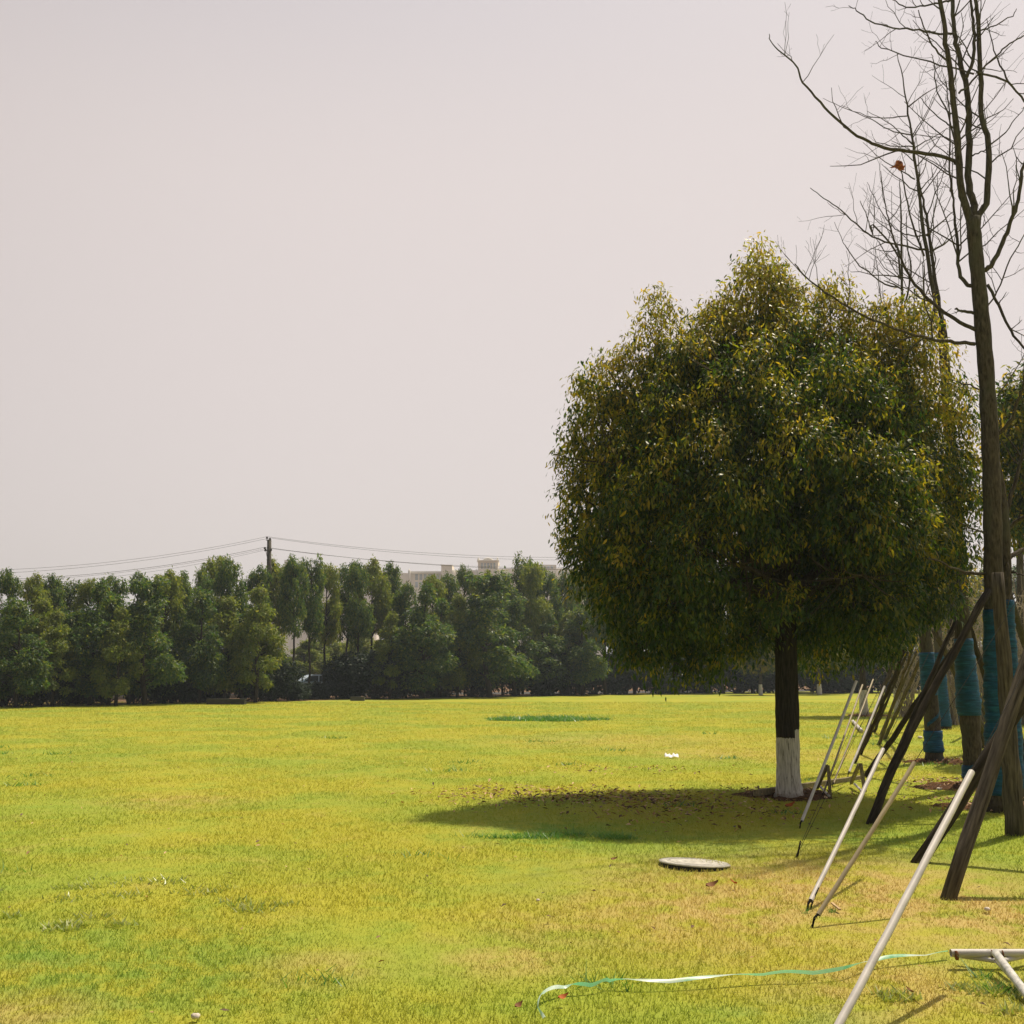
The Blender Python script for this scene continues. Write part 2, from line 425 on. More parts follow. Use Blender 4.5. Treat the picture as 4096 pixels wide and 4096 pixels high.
# ------------------------------------------------------------------ materials for trees
M_bark_c = bark('camphor_bark', (.035, .03, .022), (.11, .092, .065))
M_leaf_main = leafmat('camphor_leaf', [(0, (.010, .032, .010)), (.35, (.026, .062, .011)), (.7, (.065, .10, .013)), (.9, (.14, .13, .016)), (.98, (.34, .17, .025)), (1, (.5, .17, .03))], .42, .40, .3, 2.3)
M_leaf_golden = leafmat('golden_leaf', [(0, (.10, .13, .015)), (.3, (.155, .165, .018)), (.65, (.225, .20, .024)), (.93, (.33, .22, .03)), (1, (.5, .16, .03))], .48, .40, .3, 2.4)
M_leaf_far = leafmat('far_leaf', [(0, (.016, .046, .024)), (.4, (.04, .09, .03)), (.8, (.11, .145, .032)), (1, (.28, .25, .045))], .4, .42, .25, 2.7)
M_leaf_far2 = leafmat('far_leaf_olive', [(0, (.06, .10, .025)), (.4, (.12, .17, .035)), (.8, (.18, .20, .04)), (1, (.30, .26, .06))], .42, .42, .25, 2.3)
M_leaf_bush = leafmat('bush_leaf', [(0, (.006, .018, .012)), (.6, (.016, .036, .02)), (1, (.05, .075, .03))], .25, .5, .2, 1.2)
M_bark_f = bark('far_bark', (.018, .015, .012), (.06, .05, .038))

# ------------------------------------------------------------------ the round whitewashed tree
BASE = P(3157, 3190); TD = BASE[1]; pm = TD / FPX
root = thing('evergreen_tree', 'big round evergreen tree with a whitewashed trunk standing alone on the lawn', 'tree', BASE)
zL, zR = at(3100, 2950, TD)[2], at(3190, 2917, TD)[2]; xs = at(3168, 2900, TD)[0] - BASE[0]
t = NT('camphor_trunk'); v = t.coord((1, 1, .1)); f = t.noise(v, 55, 5, .65)
cb = t.ramp(f, [(.32, (.014, .013, .011)), (.7, (.06, .052, .038))])
cw = t.ramp(f, [(.36, (.22, .205, .18)), (.47, (.52, .50, .46)), (.7, (.70, .68, .64))])
sp = t.n('ShaderNodeSeparateXYZ'); cc = t.n('ShaderNodeTexCoord'); t.l(cc.outputs['Object'], sp.inputs[0])
nj = t.math('MULTIPLY', t.math('SUBTRACT', t.noise(t.coord((1, 1, .25)), 60, 4, .7), .5), .07)
stepx = t.math('GREATER_THAN', sp.outputs[0], xs)
lim = t.math('ADD', t.math('ADD', t.math('MULTIPLY', stepx, zR - zL), zL), nj)
wm = t.math('LESS_THAN', sp.outputs[2], lim)
mud = t.maprange(t.math('ADD', sp.outputs[2], t.math('MULTIPLY', nj, 3)), .10, .02, 0, .6)
M_trunk = t.done(t.bsdf(t.mix(mud, t.mix(wm, cb, cw), (.2, .16, .11)), .95, .08, f, .9, .012))
g = MB()
tp = [(3157, 3203, 68), (3156, 3168, 53), (3153, 3090, 46), (3151, 2950, 45), (3149, 2850, 46), (3146, 2700, 44), (3143, 2550, 42), (3138, 2400, 42), (3132, 2280, 40), (3120, 2100, 30), (3100, 1900, 24), (3080, 1600, 17), (3050, 1300, 9), (3035, 1050, 4)]
g.tube(smooth_line([at(a, b, TD) for a, b, _ in tp], 4), np.interp(np.linspace(0, 1, 53), np.linspace(0, 1, 14), [c * pm for *_, c in tp]), 18, jit=.025)
g.build('trunk', M_trunk, root)
# limbs
limbs = [[(3138, 2420, 0), (3260, 2290, .1), (3420, 2180, .3), (3560, 2060, .5), (3700, 1900, .5)], [(3140, 2430, 0), (3020, 2360, -.1), (2880, 2320, -.2), (2700, 2260, -.4), (2500, 2100, -.5)],
         [(3130, 2350, 0), (2960, 2200, .3), (2800, 2000, .5), (2680, 1750, .4), (2660, 1550, .3)], [(3135, 2330, 0), (3250, 2100, -.3), (3400, 1800, -.5), (3500, 1500, -.4)],
         [(3130, 2300, 0), (3150, 2000, -.6), (3000, 1700, -1.1), (2900, 1500, -1.2)], [(3130, 2300, 0), (3200, 1950, .7), (3250, 1700, 1.2)], [(3143, 2450, 0), (3050, 2300, -.8), (2900, 2250, -1.5)],
         [(3143, 2450, 0), (3300, 2330, -.8), (3450, 2300, -1.5)], [(3150, 2470, 0), (3100, 2400, .7), (2950, 2330, 1.5)], [(3145, 2480, 0), (3350, 2400, .5), (3600, 2330, .7)], [(3135, 2300, 0), (2850, 2150, -.6), (2450, 1850, -.6)],
         [(3120, 2050, 0), (3400, 1600, .3), (3650, 1300, .3)], [(3110, 1900, 0), (2900, 1600, .1), (2830, 1500, 0)]]
for lb in limbs:
    g = MB(); pts = smooth_line([at(a, b, TD + c) for a, b, c in lb], 4); n = len(pts)
    rad = np.linspace(28 if len(lb) > 3 else 20, 5, n) * pm * .85; g.tube(pts, rad, 9, jit=.05)
    for k in range(26):
        i = int(rng.integers(n // 3, n)); d = unit(pts[min(i, n - 1)] - pts[max(i - 2, 0)] + rng.normal(0, .6, 3)); L = rng.uniform(.3, .9)
        q = pts[i] + np.outer(np.linspace(0, 1, 5), d * L) + np.array([0, 0, .12]) * np.linspace(0, 1, 5)[:, None] ** 2
        g.tube(q, np.linspace(.014, .004, 5), 5, cap=False)
    g.build('limb', M_bark_c, root)
# crown
def lob(px, py, r, dy=0, sq=1.0, ry=None):
    c = at(px, py, TD + dy); s = (TD + dy) / FPX
    return (c, np.array([r * s, (ry or r * s), r * s * sq]))
L0 = [lob(3035, 1060, 95, 0, 1.15), lob(3030, 1200, 165), lob(2985, 1360, 230), lob(3150, 1290, 190), lob(2645, 1255, 88, 0, 1.2), lob(2625, 1380, 150), lob(2480, 1540, 150), lob(2400, 1680, 150), lob(2560, 1510, 130), lob(2740, 1500, 160), lob(2400, 1590, 130), lob(2460, 1720, 190),
      lob(2330, 1830, 105), lob(2340, 1990, 125), lob(2360, 2150, 135), lob(2400, 2300, 140), lob(2490, 2430, 150), lob(2570, 2560, 140), lob(2700, 2640, 115), lob(2850, 2600, 130), lob(2990, 2540, 110), lob(3230, 2480, 120),
      lob(3400, 2450, 140), lob(3560, 2430, 130), lob(3700, 2370, 140), lob(3820, 2200, 130), lob(3850, 2000, 110), lob(3860, 1820, 100), lob(3800, 1640, 130), lob(3700, 1480, 150), lob(3600, 1340, 165), lob(3480, 1330, 120), lob(3680, 1260, 80), lob(3470, 1400, 150),
      lob(3340, 1170, 70), lob(3320, 1270, 120), lob(3390, 1560, 200), lob(3560, 1640, 190), lob(2860, 1330, 110), lob(2600, 1900, 230), lob(2650, 2200, 230), lob(3250, 1450, 190), lob(3690, 1900, 200), lob(3600, 2150, 200)]
r = np.random.default_rng(77)
ec = at(3060, 1970, TD)
HW = ([1080, 1180, 1300, 1420, 1600, 1900, 2150, 2400, 2550, 2680], [70, 150, 290, 450, 660, 840, 820, 720, 560, 330])
CX = ([1080, 1400, 1700, 2680], [3030, 3040, 3075, 3060])
for py in range(1190, 2560, 128):      # rings of leafy masses give the crown the same depth as its width
    hw = np.interp(py, *HW); rr = np.interp(hw, [150, 850], [105, 165]); n_ = max(5, int(2 * PI * (hw - rr) / (rr * 1.35))); ph_ = r.uniform(0, 6)
    for k in range(n_):
        a_ = ph_ + 2 * PI * k / n_ + r.normal(0, .1); q_ = (hw - rr * .95) * r.uniform(.88, 1.04)
        x_, dy_ = np.interp(py, *CX) + q_ * math.cos(a_), -q_ * math.sin(a_) * .86 * TD / FPX
        if dy_ < 0 and 2120 < py < 2420 and 2900 < x_ < 3380 and r.uniform() < .8: continue
        s_ = rr * r.uniform(.55, 1.15); L0.append(lob(x_, py + r.normal(0, 35), s_, dy_, r.uniform(.8, 1.1)))
L0 += [lob(3280, 2020, 190, -.2), lob(3000, 2330, 160, .9), lob(3250, 2250, 170, .6), lob(2560, 2420, 150, .7), (ec, np.array([1.35, 1.2, 1.2]))]
pc, po = lobe_points(L0, 11000, r, .27)
hc = at(3010, 2330, TD)
keep = ((((pc - hc) * 99 / np.array([.42, 2.5, .16])) ** 2).sum(1) > 1) | (r.uniform(0, 1, len(pc)) < .25)
pc, po = pc[keep], po[keep]
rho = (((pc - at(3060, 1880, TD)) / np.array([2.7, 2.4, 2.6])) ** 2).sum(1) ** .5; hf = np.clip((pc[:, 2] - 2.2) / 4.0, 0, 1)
golden = r.uniform(0, 1, len(pc)) < np.clip((rho - .55) / .35, 0, 1) * (.05 + .85 * hf)      # golden new growth outside; the height share paints the sunlit top into colour
g = MB(); sprays(pc[~golden], po[~golden], 26, .075, .072, g, r)
g2 = MB(); sprays(pc[golden], po[golden], 26, .075, .070, g2, r); g2.build('golden_leaves', M_leaf_golden, root, smooth=False)
# hanging fringe and spiky shoots on the outline
g.build('crown', M_leaf_main, root, smooth=False)
g = MB(); idx = r.choice(len(pc), 900, replace=False)
for i in idx:
    q = pc[i] - po[i] * .45 + np.array([0, 0, -.05]); g.tube(np.array([q, (q + pc[i]) / 2 + [0, 0, .02], pc[i]]), [.009, .006, .003], 4, cap=False)
g.build('twigs', M_bark_c, root)

# ------------------------------------------------------------------ background evergreens
def far_variant(seed, full, mat, olive=False):
    """unit tree 7 m tall, 3.4 m wide"""
    r = np.random.default_rng(seed); H = 7.0
    root = bpy.data.objects.new('background_tree', None)
    g = MB(); n = 12; zz = np.linspace(0, H * .93, n); pts = np.stack([np.cumsum(r.normal(0, .035, n)), np.cumsum(r.normal(0, .035, n)), zz], -1); pts[0, :2] = 0
    g.tube(pts, np.linspace(.115, .02, n), 8, jit=.06)
    z0 = H * (r.uniform(.14, .22) if full else r.uniform(.38, .5)); lobes = []
    for k in range(34 if full else 26):
        u = r.uniform(0, 1); z = z0 + (H - z0 - .3) * u
        prof = (math.sin(min(1, u * 1.25 + .22) * PI) ** .6 if u < .4 else (1 - u) ** .9 * 1.6) if full else math.sin((u * .82 + .1) * PI) ** .6
        rr = 1.45 * prof * (1 if full else .78); a = r.uniform(0, 2 * PI); s = r.uniform(.3, .68) * (.5 + .5 * prof)
        lobes.append((np.array([rr * .74 * math.cos(a) + pts[-1, 0] * u, rr * .74 * math.sin(a) + pts[-1, 1] * u, z]), np.array([s, s, s * r.uniform(.8, 1.3)])))
        q0 = np.array([np.interp(z - .5, zz, pts[:, 0]), np.interp(z - .5, zz, pts[:, 1]), max(.8, z - .55)])
        g.tube(np.array([q0, (q0 + lobes[-1][0]) / 2 + [0, 0, .05], lobes[-1][0]]), [.045, .03, .012], 5, cap=False)
    for k in range(4): lobes.append((np.array([r.normal(0, .25) + pts[-1, 0], r.normal(0, .25) + pts[-1, 1], H - .25 - .2 * k]), np.array([.22, .22, .34])))
    tr = g.build('trunk', M_bark_f, None); tr.parent = root
    c, o = lobe_points(lobes, 1150 if full else 700, r, .30); g = MB(); sprays(c, o, 12, .085, .17, g, r, False, .6, .42)
    cr = g.build('crown', mat, None, smooth=False); cr.parent = root
    return root, [tr, cr]
FV = [far_variant(200 + k, True, M_leaf_far2 if k % 2 else M_leaf_far) for k in range(5)]
TV = [far_variant(300 + k, False, M_leaf_far2 if k % 3 == 1 else M_leaf_far) for k in range(6)]
first_used = set()
def place(var, loc, sxy, sz_, rot, label, cat, group, name):
    root, ch = var
    if id(root) not in first_used:
        first_used.add(id(root)); o = root; COL.objects.link(o)
    else:
        o = root.copy(); COL.objects.link(o)
        for c in ch:
            d = c.copy(); COL.objects.link(d); d.parent = o
    o.name = name; o.location = loc; o.scale = (sxy, sxy, sz_); o.rotation_euler = (0, 0, rot)
    return tag(o, label, cat, group)
ORD = ['first', 'second', 'third', 'fourth', 'fifth', 'sixth', 'seventh', 'eighth', 'ninth', 'tenth', 'eleventh', 'twelfth', 'thirteenth', 'fourteenth', 'fifteenth', 'sixteenth', 'seventeenth', 'eighteenth',
       'nineteenth', 'twentieth', 'twenty-first', 'twenty-second', 'twenty-third', 'twenty-fourth', 'twenty-fifth', 'twenty-sixth', 'twenty-seventh', 'twenty-eighth', 'twenty-ninth', 'thirtieth',
       'thirty-first', 'thirty-second', 'thirty-third', 'thirty-fourth', 'thirty-fifth', 'thirty-sixth', 'thirty-seventh', 'thirty-eighth', 'thirty-ninth', 'fortieth', 'forty-first', 'forty-second']
def put_tree(px, D, top, wpx, variants, vi, label, group, name='background_tree'):
    b = at(px, 2700, D); b[2] = 0; H = at(px, top, D)[2]; w = wpx * D / FPX
    place(variants[vi % len(variants)], tuple(b), w / 3.4, H / 7.0, (vi * 2.399) % 6.28, label, 'tree', group, name)
front = [(70, 2395, 250), (215, 2440, 200), (365, 2320, 270), (585, 2310, 300), (800, 2350, 220), (1025, 2345, 240), (1690, 2335, 290), (1960, 2285, 340), (1830, 2370, 200), (470, 2420, 200), (2330, 2420, 220)]
front.sort()
for i, (px, top, w) in enumerate(front):
    put_tree(px, treeline_D(px) + 2.4 + (i % 3) * .7, top, w * 1.06, FV, i, f'dense low-branched evergreen, {ORD[i]} from the left in the front row of the wood', 'dense evergreens along the front of the wood')
back = [(20, 2290, 150), (100, 2285, 170), (180, 2285, 150), (262, 2300, 170), (340, 2310, 150), (440, 2295, 190), (535, 2285, 150), (640, 2278, 190), (700, 2285, 160), (785, 2270, 150), (845, 2232, 200), (905, 2240, 170), (1010, 2268, 160),
        (1110, 2250, 180), (1168, 2232, 150), (1235, 2232, 150), (1300, 2240, 160), (1388, 2232, 170), (1432, 2238, 150), (1482, 2232, 180), (1560, 2242, 150), (1625, 2315, 150), (1728, 2300, 150), (1790, 2290, 150), (1858, 2262, 120), (1925, 2285, 150),
        (2010, 2305, 150), (2090, 2222, 170), (2130, 2262, 170), (2190, 2285, 150), (2245, 2300, 150), (2330, 2290, 170)]
for i, (px, top, w) in enumerate(back):
    put_tree(px, treeline_D(px) + 5.5 + (i * 37 % 7) * 1.1, top - 12 + (i * 29 % 31), w * 1.08, TV, i, f'slender tall evergreen with bare lower trunk, {ORD[i]} from the left in the rear row', 'slender evergreens in the rear of the wood')
mid = [(10, 2400, 260), (150, 2360, 240), (280, 2390, 250), (440, 2370, 260), (520, 2400, 240), (690, 2370, 260), (900, 2380, 260), (970, 2420, 240), (1085, 2470, 190), (1560, 2450, 200), (1760, 2370, 260), (1890, 2400, 240), (2060, 2390, 250), (2170, 2410, 260), (2270, 2400, 240)]
for i, (px, top, w) in enumerate(mid):
    put_tree(px, treeline_D(px) + 4.2 + (i % 3) * .6, top + 25 * (i % 3), w * .95, FV, i + 2, f'bushy evergreen of middle height, {ORD[i]} from the left in the middle row of the wood', 'bushy evergreens in the middle of the wood')
for i, (px, top, w) in enumerate([(1215, 2560, 260), (1290, 2500, 230), (1375, 2570, 250), (1450, 2510, 230), (1530, 2560, 250), (1610, 2520, 220)]):
    put_tree(px, treeline_D(px) + 29 + (i % 3) * 2, top, w, FV[1::2], i, f'low olive tree, {ORD[i]} from left in the gap right of the utility pole', 'low olive trees in the gap of the wood')
hid = [(2420 + 118 * k, 2300 - 4 * k + (k * 53 % 60), 190) for k in range(15)]
for i, (px, top, w) in enumerate(hid):
    put_tree(px, treeline_D(px) + 4 + (i * 5 % 4) * 2, top, w * 1.2, FV if i % 2 else TV, i + 3, f'evergreen beyond the round tree and poles, {ORD[i]} from the left of those', 'evergreens of the wood behind the round tree')

# understory bushes
def bush_variant(seed):
    r = np.random.default_rng(seed); root = bpy.data.objects.new('bush', None)
    lobes = [(np.array([r.normal(0, .45), r.normal(0, .4), r.uniform(.45, 1.35)]), np.array([r.uniform(.35, .6)] * 3)) for _ in range(13)]
    g = MB()
    for c, _ in lobes: g.tube(np.array([[r.normal(0, .05), r.normal(0, .05), 0], c * .55, c]), [.025, .016, .008], 5, cap=False)
    st = g.build('stems', M_bark_f, None); st.parent = root
    c, o = lobe_points(lobes, 480, r, .35); g = MB(); sprays(c, o, 12, .07, .13, g, r, False, .4, .45)
    cr = g.build('foliage', M_leaf_bush, None, smooth=False); cr.parent = root
    return root, [st, cr]
BV = [bush_variant(400 + k) for k in range(4)]
bushes = [(1175, 2722, 150), (1245, 2730, 140), (1310, 2712, 150), (30, 2610, 230), (160, 2600, 240), (300, 2640, 200), (430, 2560, 230), (520, 2650, 170), (650, 2650, 200), (760, 2640, 210), (880, 2600, 230), (980, 2690, 180), (1090, 2640, 200), (1375, 2620, 180), (1420, 2640, 180), (1500, 2590, 300), (1590, 2640, 220),
          (1740, 2640, 220), (1880, 2620, 220), (2060, 2600, 260), (2170, 2580, 260), (2260, 2560, 240), (2370, 2590, 260), (2500, 2600, 260), (2640, 2610, 260), (2790, 2600, 280), (2950, 2610, 280), (3120, 2600, 280), (3290, 2600, 280), (3400, 2590, 280),
          (3560, 2580, 300), (3720, 2590, 280), (3880, 2590, 280), (4040, 2570, 300)]
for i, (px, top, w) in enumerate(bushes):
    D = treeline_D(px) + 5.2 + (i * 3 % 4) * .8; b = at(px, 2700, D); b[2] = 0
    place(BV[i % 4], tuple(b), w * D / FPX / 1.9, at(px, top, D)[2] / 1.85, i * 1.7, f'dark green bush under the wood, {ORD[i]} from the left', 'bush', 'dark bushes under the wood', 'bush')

# ------------------------------------------------------------------ bare trees
M_bark_b = bark('bare_bark', (.026, .022, .017), (.115, .095, .072), 8, .22, .7, (.085, .085, .06))
M_twig = bark('twig_bark', (.14, .11, .06), (.38, .30, .18), 8, .5, .2)
def wrapmat():
    t = NT('blue_wrap'); v = t.coord((1, 1, 1)); f = t.noise(t.coord((.6, .6, 5)), 9, 4, .6); w = t.noise(t.coord((1, 1, 1)), 70, 3)
    c = t.ramp(f, [(.3, (.001, .034, .085)), (.55, (.003, .075, .17)), (.75, (.02, .15, .27))])
    return t.done(t.bsdf(c, .65, .3, t.math('ADD', f, t.math('MULTIPLY', w, .3)), .8, .02))
M_wrap = wrapmat()
def grow(g, pts, r0, r1, r, level=0, dens=1.0, span=(.15, 1.0), maxlen=.9):
    """side shoots along a branch, recursive"""
    pts = np.asarray(pts); seg = np.linalg.norm(np.diff(pts, axis=0), axis=1); L = seg.sum(); cum = np.concatenate([[0], np.cumsum(seg)]) / L
    n = max(2, int(L * dens * (6.0 if level == 0 else 9.0 if level == 1 else 7.0)))
    for k in range(n):
        u = r.uniform(*span); p = np.array([np.interp(u, cum, pts[:, j]) for j in range(3)])
        q = np.array([np.interp(min(1, u + .05), cum, pts[:, j]) for j in range(3)]); d = unit(q - p + 1e-6)
        rad = np.interp(u, [0, 1], [r0, r1])
        side = unit(np.cross(d, unit(r.normal(0, 1, 3)))); nd = unit(d * .55 + side * .8 + np.array([0, 0, .15]))
        ln = min(maxlen, L * r.uniform(.22, .5)) * (1.25 - .75 * u)
        m = 6; tt = np.linspace(0, 1, m)[:, None]
        bend = np.array([r.normal(0, .1), r.normal(0, .1), r.uniform(.0, .3)]) * ln
        c = p + nd * ln * tt + bend * tt ** 2 + np.vstack([np.zeros(3), r.normal(0, .018 * ln, (m - 1, 3))])
        rr = min(rad * .55, [.011, .0048, .0034][min(level, 2)])
        g.tube(c, np.linspace(rr, max(.0018, rr * .35), m), 4 if level else 5, cap=False)
        if level < 1 + (ln > .5): grow(g, c, rr, rr * .3, r, level + 1, dens, (.15, 1), .45)
def bare_tree(label, base, D, trunk, branches, seed, wraps=(), dens=1.0, name='bare_tree', spiral=None):
    root = thing(name, label, 'tree', base, 'bare staked trees'); r = np.random.default_rng(seed); s = D / FPX
    g = MB(); tp = [at(a, b, D) for a, b, _ in trunk]; tp[0][:] = base - np.array([0, 0, .04])
    pts = smooth_line(tp, 5); rad = np.interp(np.linspace(0, len(trunk) - 1, len(pts)), range(len(trunk)), [w * s / 2 for *_, w in trunk])
    rad[:3] *= [1.15, 1.06, 1.02]
    rk = rad * (1 + .05 * np.sin(np.arange(len(rad)) * 2.3)); g.tube(pts, rk, 16, jit=.02)
    g.build('trunk', M_bark_b, root)
    for y0, y1 in wraps:     # cloth wound round the trunk, proud of the bark
        w = MB(); zc = [at(trunk[0][0], y, D)[2] for y in (y0, y1)]; n = max(8, int((zc[0] - zc[1]) / .035) if zc[0] > zc[1] else int((zc[1] - zc[0]) / .035))
        z = np.linspace(max(zc), min(zc), n); c = np.stack([np.interp(z, pts[:, 2], pts[:, j]) for j in (0, 1)] + [z], -1)
        rw = np.interp(z, pts[:, 2], rk) * 1.05 + .007 + .008 * np.abs(np.sin(np.arange(n) * .9 + np.cumsum(r.normal(0, .5, n)))) + .004 * r.normal(0, 1, n)
        w.tube(c, rw, 18, jit=.03); w.build('trunk_wrap', M_wrap, root)
    if spiral:
        for y0, y1, ph in spiral:
            w = MB(); z = np.linspace(at(trunk[0][0], y1, D)[2], at(trunk[0][0], y0, D)[2], 26)
            c = np.stack([np.interp(z, pts[:, 2], pts[:, j]) for j in (0, 1)] + [z], -1); rr = np.interp(z, pts[:, 2], rk) + .006
            a = ph + np.linspace(0, PI * 1.5, 26); off = np.stack([np.cos(a) * rr, np.sin(a) * rr, 0 * a], -1); up = np.array([0, 0, .035])
            V = np.concatenate([c + off - up, c + off + up]); i = np.arange(25)
            w.add(V, np.stack([i, i + 1, i + 27, i + 26], -1)); w.build('trunk_wrap', M_wrap, root)
    for pl, w0, w1, dy, kd in branches:
        g = MB(); n = len(pl); q = smooth_line([at(a, b, D + dy * (k / (n - 1)) ** 1.2) for k, (a, b) in enumerate(pl)], 4)
        q[1:-1] += r.normal(0, .006, (len(q) - 2, 3))
        ra = np.linspace(w0, w1, len(q)) * s / 2; g.tube(q, ra, 9 if w0 > 20 else 6, jit=.04)
        m = MB(); grow(m, q, ra[0], ra[-1], r, 0, dens * kd, (.12, 1))
        if len(m.v) < 90: g.v += m.v; [g.f.setdefault(k_, []).extend([x_ + g.n for x_ in fl_]) for k_, fl_ in m.f.items()]
        b = g.build('branch', M_bark_b, root)
        if len(m.v) < 90: continue
        tw = m.build('twigs', M_twig, None, origin=root.location); tw.location = (0, 0, 0); tw.parent = b
    return root
def z5(l): return [(2996 + x * .5694, y * .5694) for x, y in l]
def z6(l): return [(3096 + x * .5176, 900 + y * .5176) for x, y in l]
bA = P(3995, 3242); DA = bA[1]
bare_tree('tall bare tree with blue wrapped foot forking into three upright stems', bA, DA,
    [(3995, 3242, 92), (3990, 3000, 82), (3982, 2700, 76), (3975, 2400, 72), (3970, 2100, 70), (3962, 1800, 68), (3946, 1500, 64), (3925, 1250, 61), (3902, 1000, 56), (3892, 870, 58)],
    [([(3886, 900)] + z5([(1535, 1480), (1490, 1330), (1475, 1100), (1460, 900), (1432, 650), (1410, 470), (1385, 300), (1345, 0), (1320, -200)]), 34, 16, -.3, .6),
     ([(3892, 880)] + z5([(1580, 1440), (1545, 1300), (1543, 1000), (1540, 750), (1518, 560), (1465, 350), (1440, 200), (1430, 0), (1420, -200)]), 32, 15, .3, .6),
     ([(3898, 895)] + z5([(1620, 1500), (1675, 1380), (1680, 1000), (1640, 850), (1620, 500), (1610, 150), (1592, 0), (1580, -200)]), 30, 14, .1, .6),
     (z5([(1530, 540), (1578, 400), (1580, 200), (1568, 100), (1553, -50)]), 16, 10, .2, .5),
     (z5([(1455, 1150), (1400, 1110), (1180, 1070), (950, 1035), (800, 975), (640, 860), (500, 720), (380, 580), (325, 455), (230, 370), (150, 290), (143, 240)]), 18, 3, -1.0, .33),
     (z5([(325, 455), (290, 400), (200, 305)]), 4, 2, -.1, .4), 
     (z5([(1440, 235), (1340, 235), (1200, 215), (1010, 190), (860, 150), (760, 75), (700, 40)]), 11, 3, -.5, .8),
     (z5([(1400, 430), (1310, 350), (1240, 210), (1190, 70)]), 9, 4, -.4, .6),
     (z5([(1420, 0), (1340, 20), (1200, 50), (1080, 40), (1010, 0)]), 11, 4, .3, .8),
     (z5([(1580, 520), (1400, 470), (1150, 405), (930, 335), (890, 290)]), 9, 3, .6, .8),
     (z5([(1480, 1190), (1400, 800), (1320, 640), (1300, 450), (1280, 380)]), 8, 3, .6, .7),
     (z5([(1450, 910), (1380, 860), (1270, 765), (1200, 680)]), 8, 3, .4, .7),
     (z5([(1475, 655), (1550, 590), (1640, 490), (1740, 390), (1830, 305), (1932, 255), (2020, 230)]), 10, 5, .2, .6),
     (z5([(1600, 510), (1700, 530), (1820, 580), (1932, 710), (2000, 800)]), 10, 8, .5, .6),
     (z5([(1830, 590), (1750, 420), (1700, 280), (1670, 130)]), 8, 3, .4, .6),
     (z5([(1690, 1020), (1800, 930), (1900, 800), (1950, 720)]), 7, 3, .3, .6),
     (z5([(1600, 220), (1700, 190), (1850, 110), (1880, 60)]), 8, 3, -.2, .8),
     (z5([(1570, 1095), (1650, 1060), (1700, 1000)]), 7, 3, .3, .6),
     ([(3905, 1110)] + z6([(1640, 340), (1700, 270), (1790, 90)]) + z5([(1840, 1560), (1890, 1400), (1920, 1200), (1990, 1000)]), 22, 12, -.2, .6),
     (z6([(1530, 470), (1470, 440), (1430, 340), (1420, 150), (1400, 0)]) + z5([(1440, 1450), (1410, 1200), (1410, 800), (1375, 560)]), 18, 4, .5, .8),
     (z6([(1560, 810), (1400, 730), (1250, 620), (1090, 460), (1000, 300), (940, 150), (900, 30)]) + z5([(960, 1450), (925, 1200)]), 19, 3, .7, .8),
     (z6([(1550, 920), (1400, 905), (1250, 885), (1100, 855), (900, 790), (650, 680), (400, 520), (250, 410), (160, 300)]), 17, 4, -1.2, .9),
     (z6([(1080, 855), (980, 890), (830, 930)]), 7, 3, -.3, .5),
     (z6([(1650, 460), (1720, 590), (1780, 720), (1850, 850), (1932, 950), (2020, 1020)]), 13, 8, -.4, .7),
     (z6([(1640, 640), (1720, 520), (1830, 260), (1932, 80), (2000, 0)]), 8, 4, .4, .8),
     (z6([(1730, 1320), (1850, 1140), (1990, 900)]), 7, 3, .3, .8),
     (z6([(1580, 1270), (1450, 1220), (1330, 1190)]), 8, 3, -.3, .8),
     (z6([(1540, 680), (1450, 665), (1400, 650)]), 15, 7, -.2, 1.),
     ([(3985, 1740), (4040, 1690), (4075, 1600), (4096, 1540), (4120, 1460)], 17, 10, -.5, .5),
     ([(3960, 2132), (3890, 2115), (3840, 2090), (3790, 2050)], 9, 3, -.3, .8), ([(3955, 2298), (3880, 2292), (3800, 2270), (3760, 2245), (3710, 2235)], 15, 5, -.3, .5)],
    501, [(2440, 3180)], .8)
bA2 = P(4062, 3205); D2 = bA2[1]
bare_tree('bare tree with a teal wrapped trunk half hidden behind the upright grey log', bA2, D2,
    [(4062, 3205, 66), (4055, 3000, 58), (4042, 2700, 50), (4026, 2400, 46), (4016, 2100, 44), (4000, 1950, 40), (3985, 1850, 30)],
    [([(4020, 2080), (4040, 2000), (4070, 1900), (4096, 1790), (4130, 1650)], 20, 10, .2, .6), ([(4022, 2120), (4060, 2090), (4100, 2065), (4150, 2040)], 17, 12, -.2, .6), ([(4022, 2240), (4060, 2215), (4100, 2195), (4150, 2180)], 20, 14, .3, 1.0),
     ([(4024, 2290), (4070, 2295), (4110, 2310)], 10, 5, -.3, .6), ([(4010, 2330), (4030, 2250), (4045, 2350), (4030, 2430)], 6, 3, -.5, .5)],
    502, [(2400, 3150)], .8)
bB = P(3902, 3150); DB = bB[1]
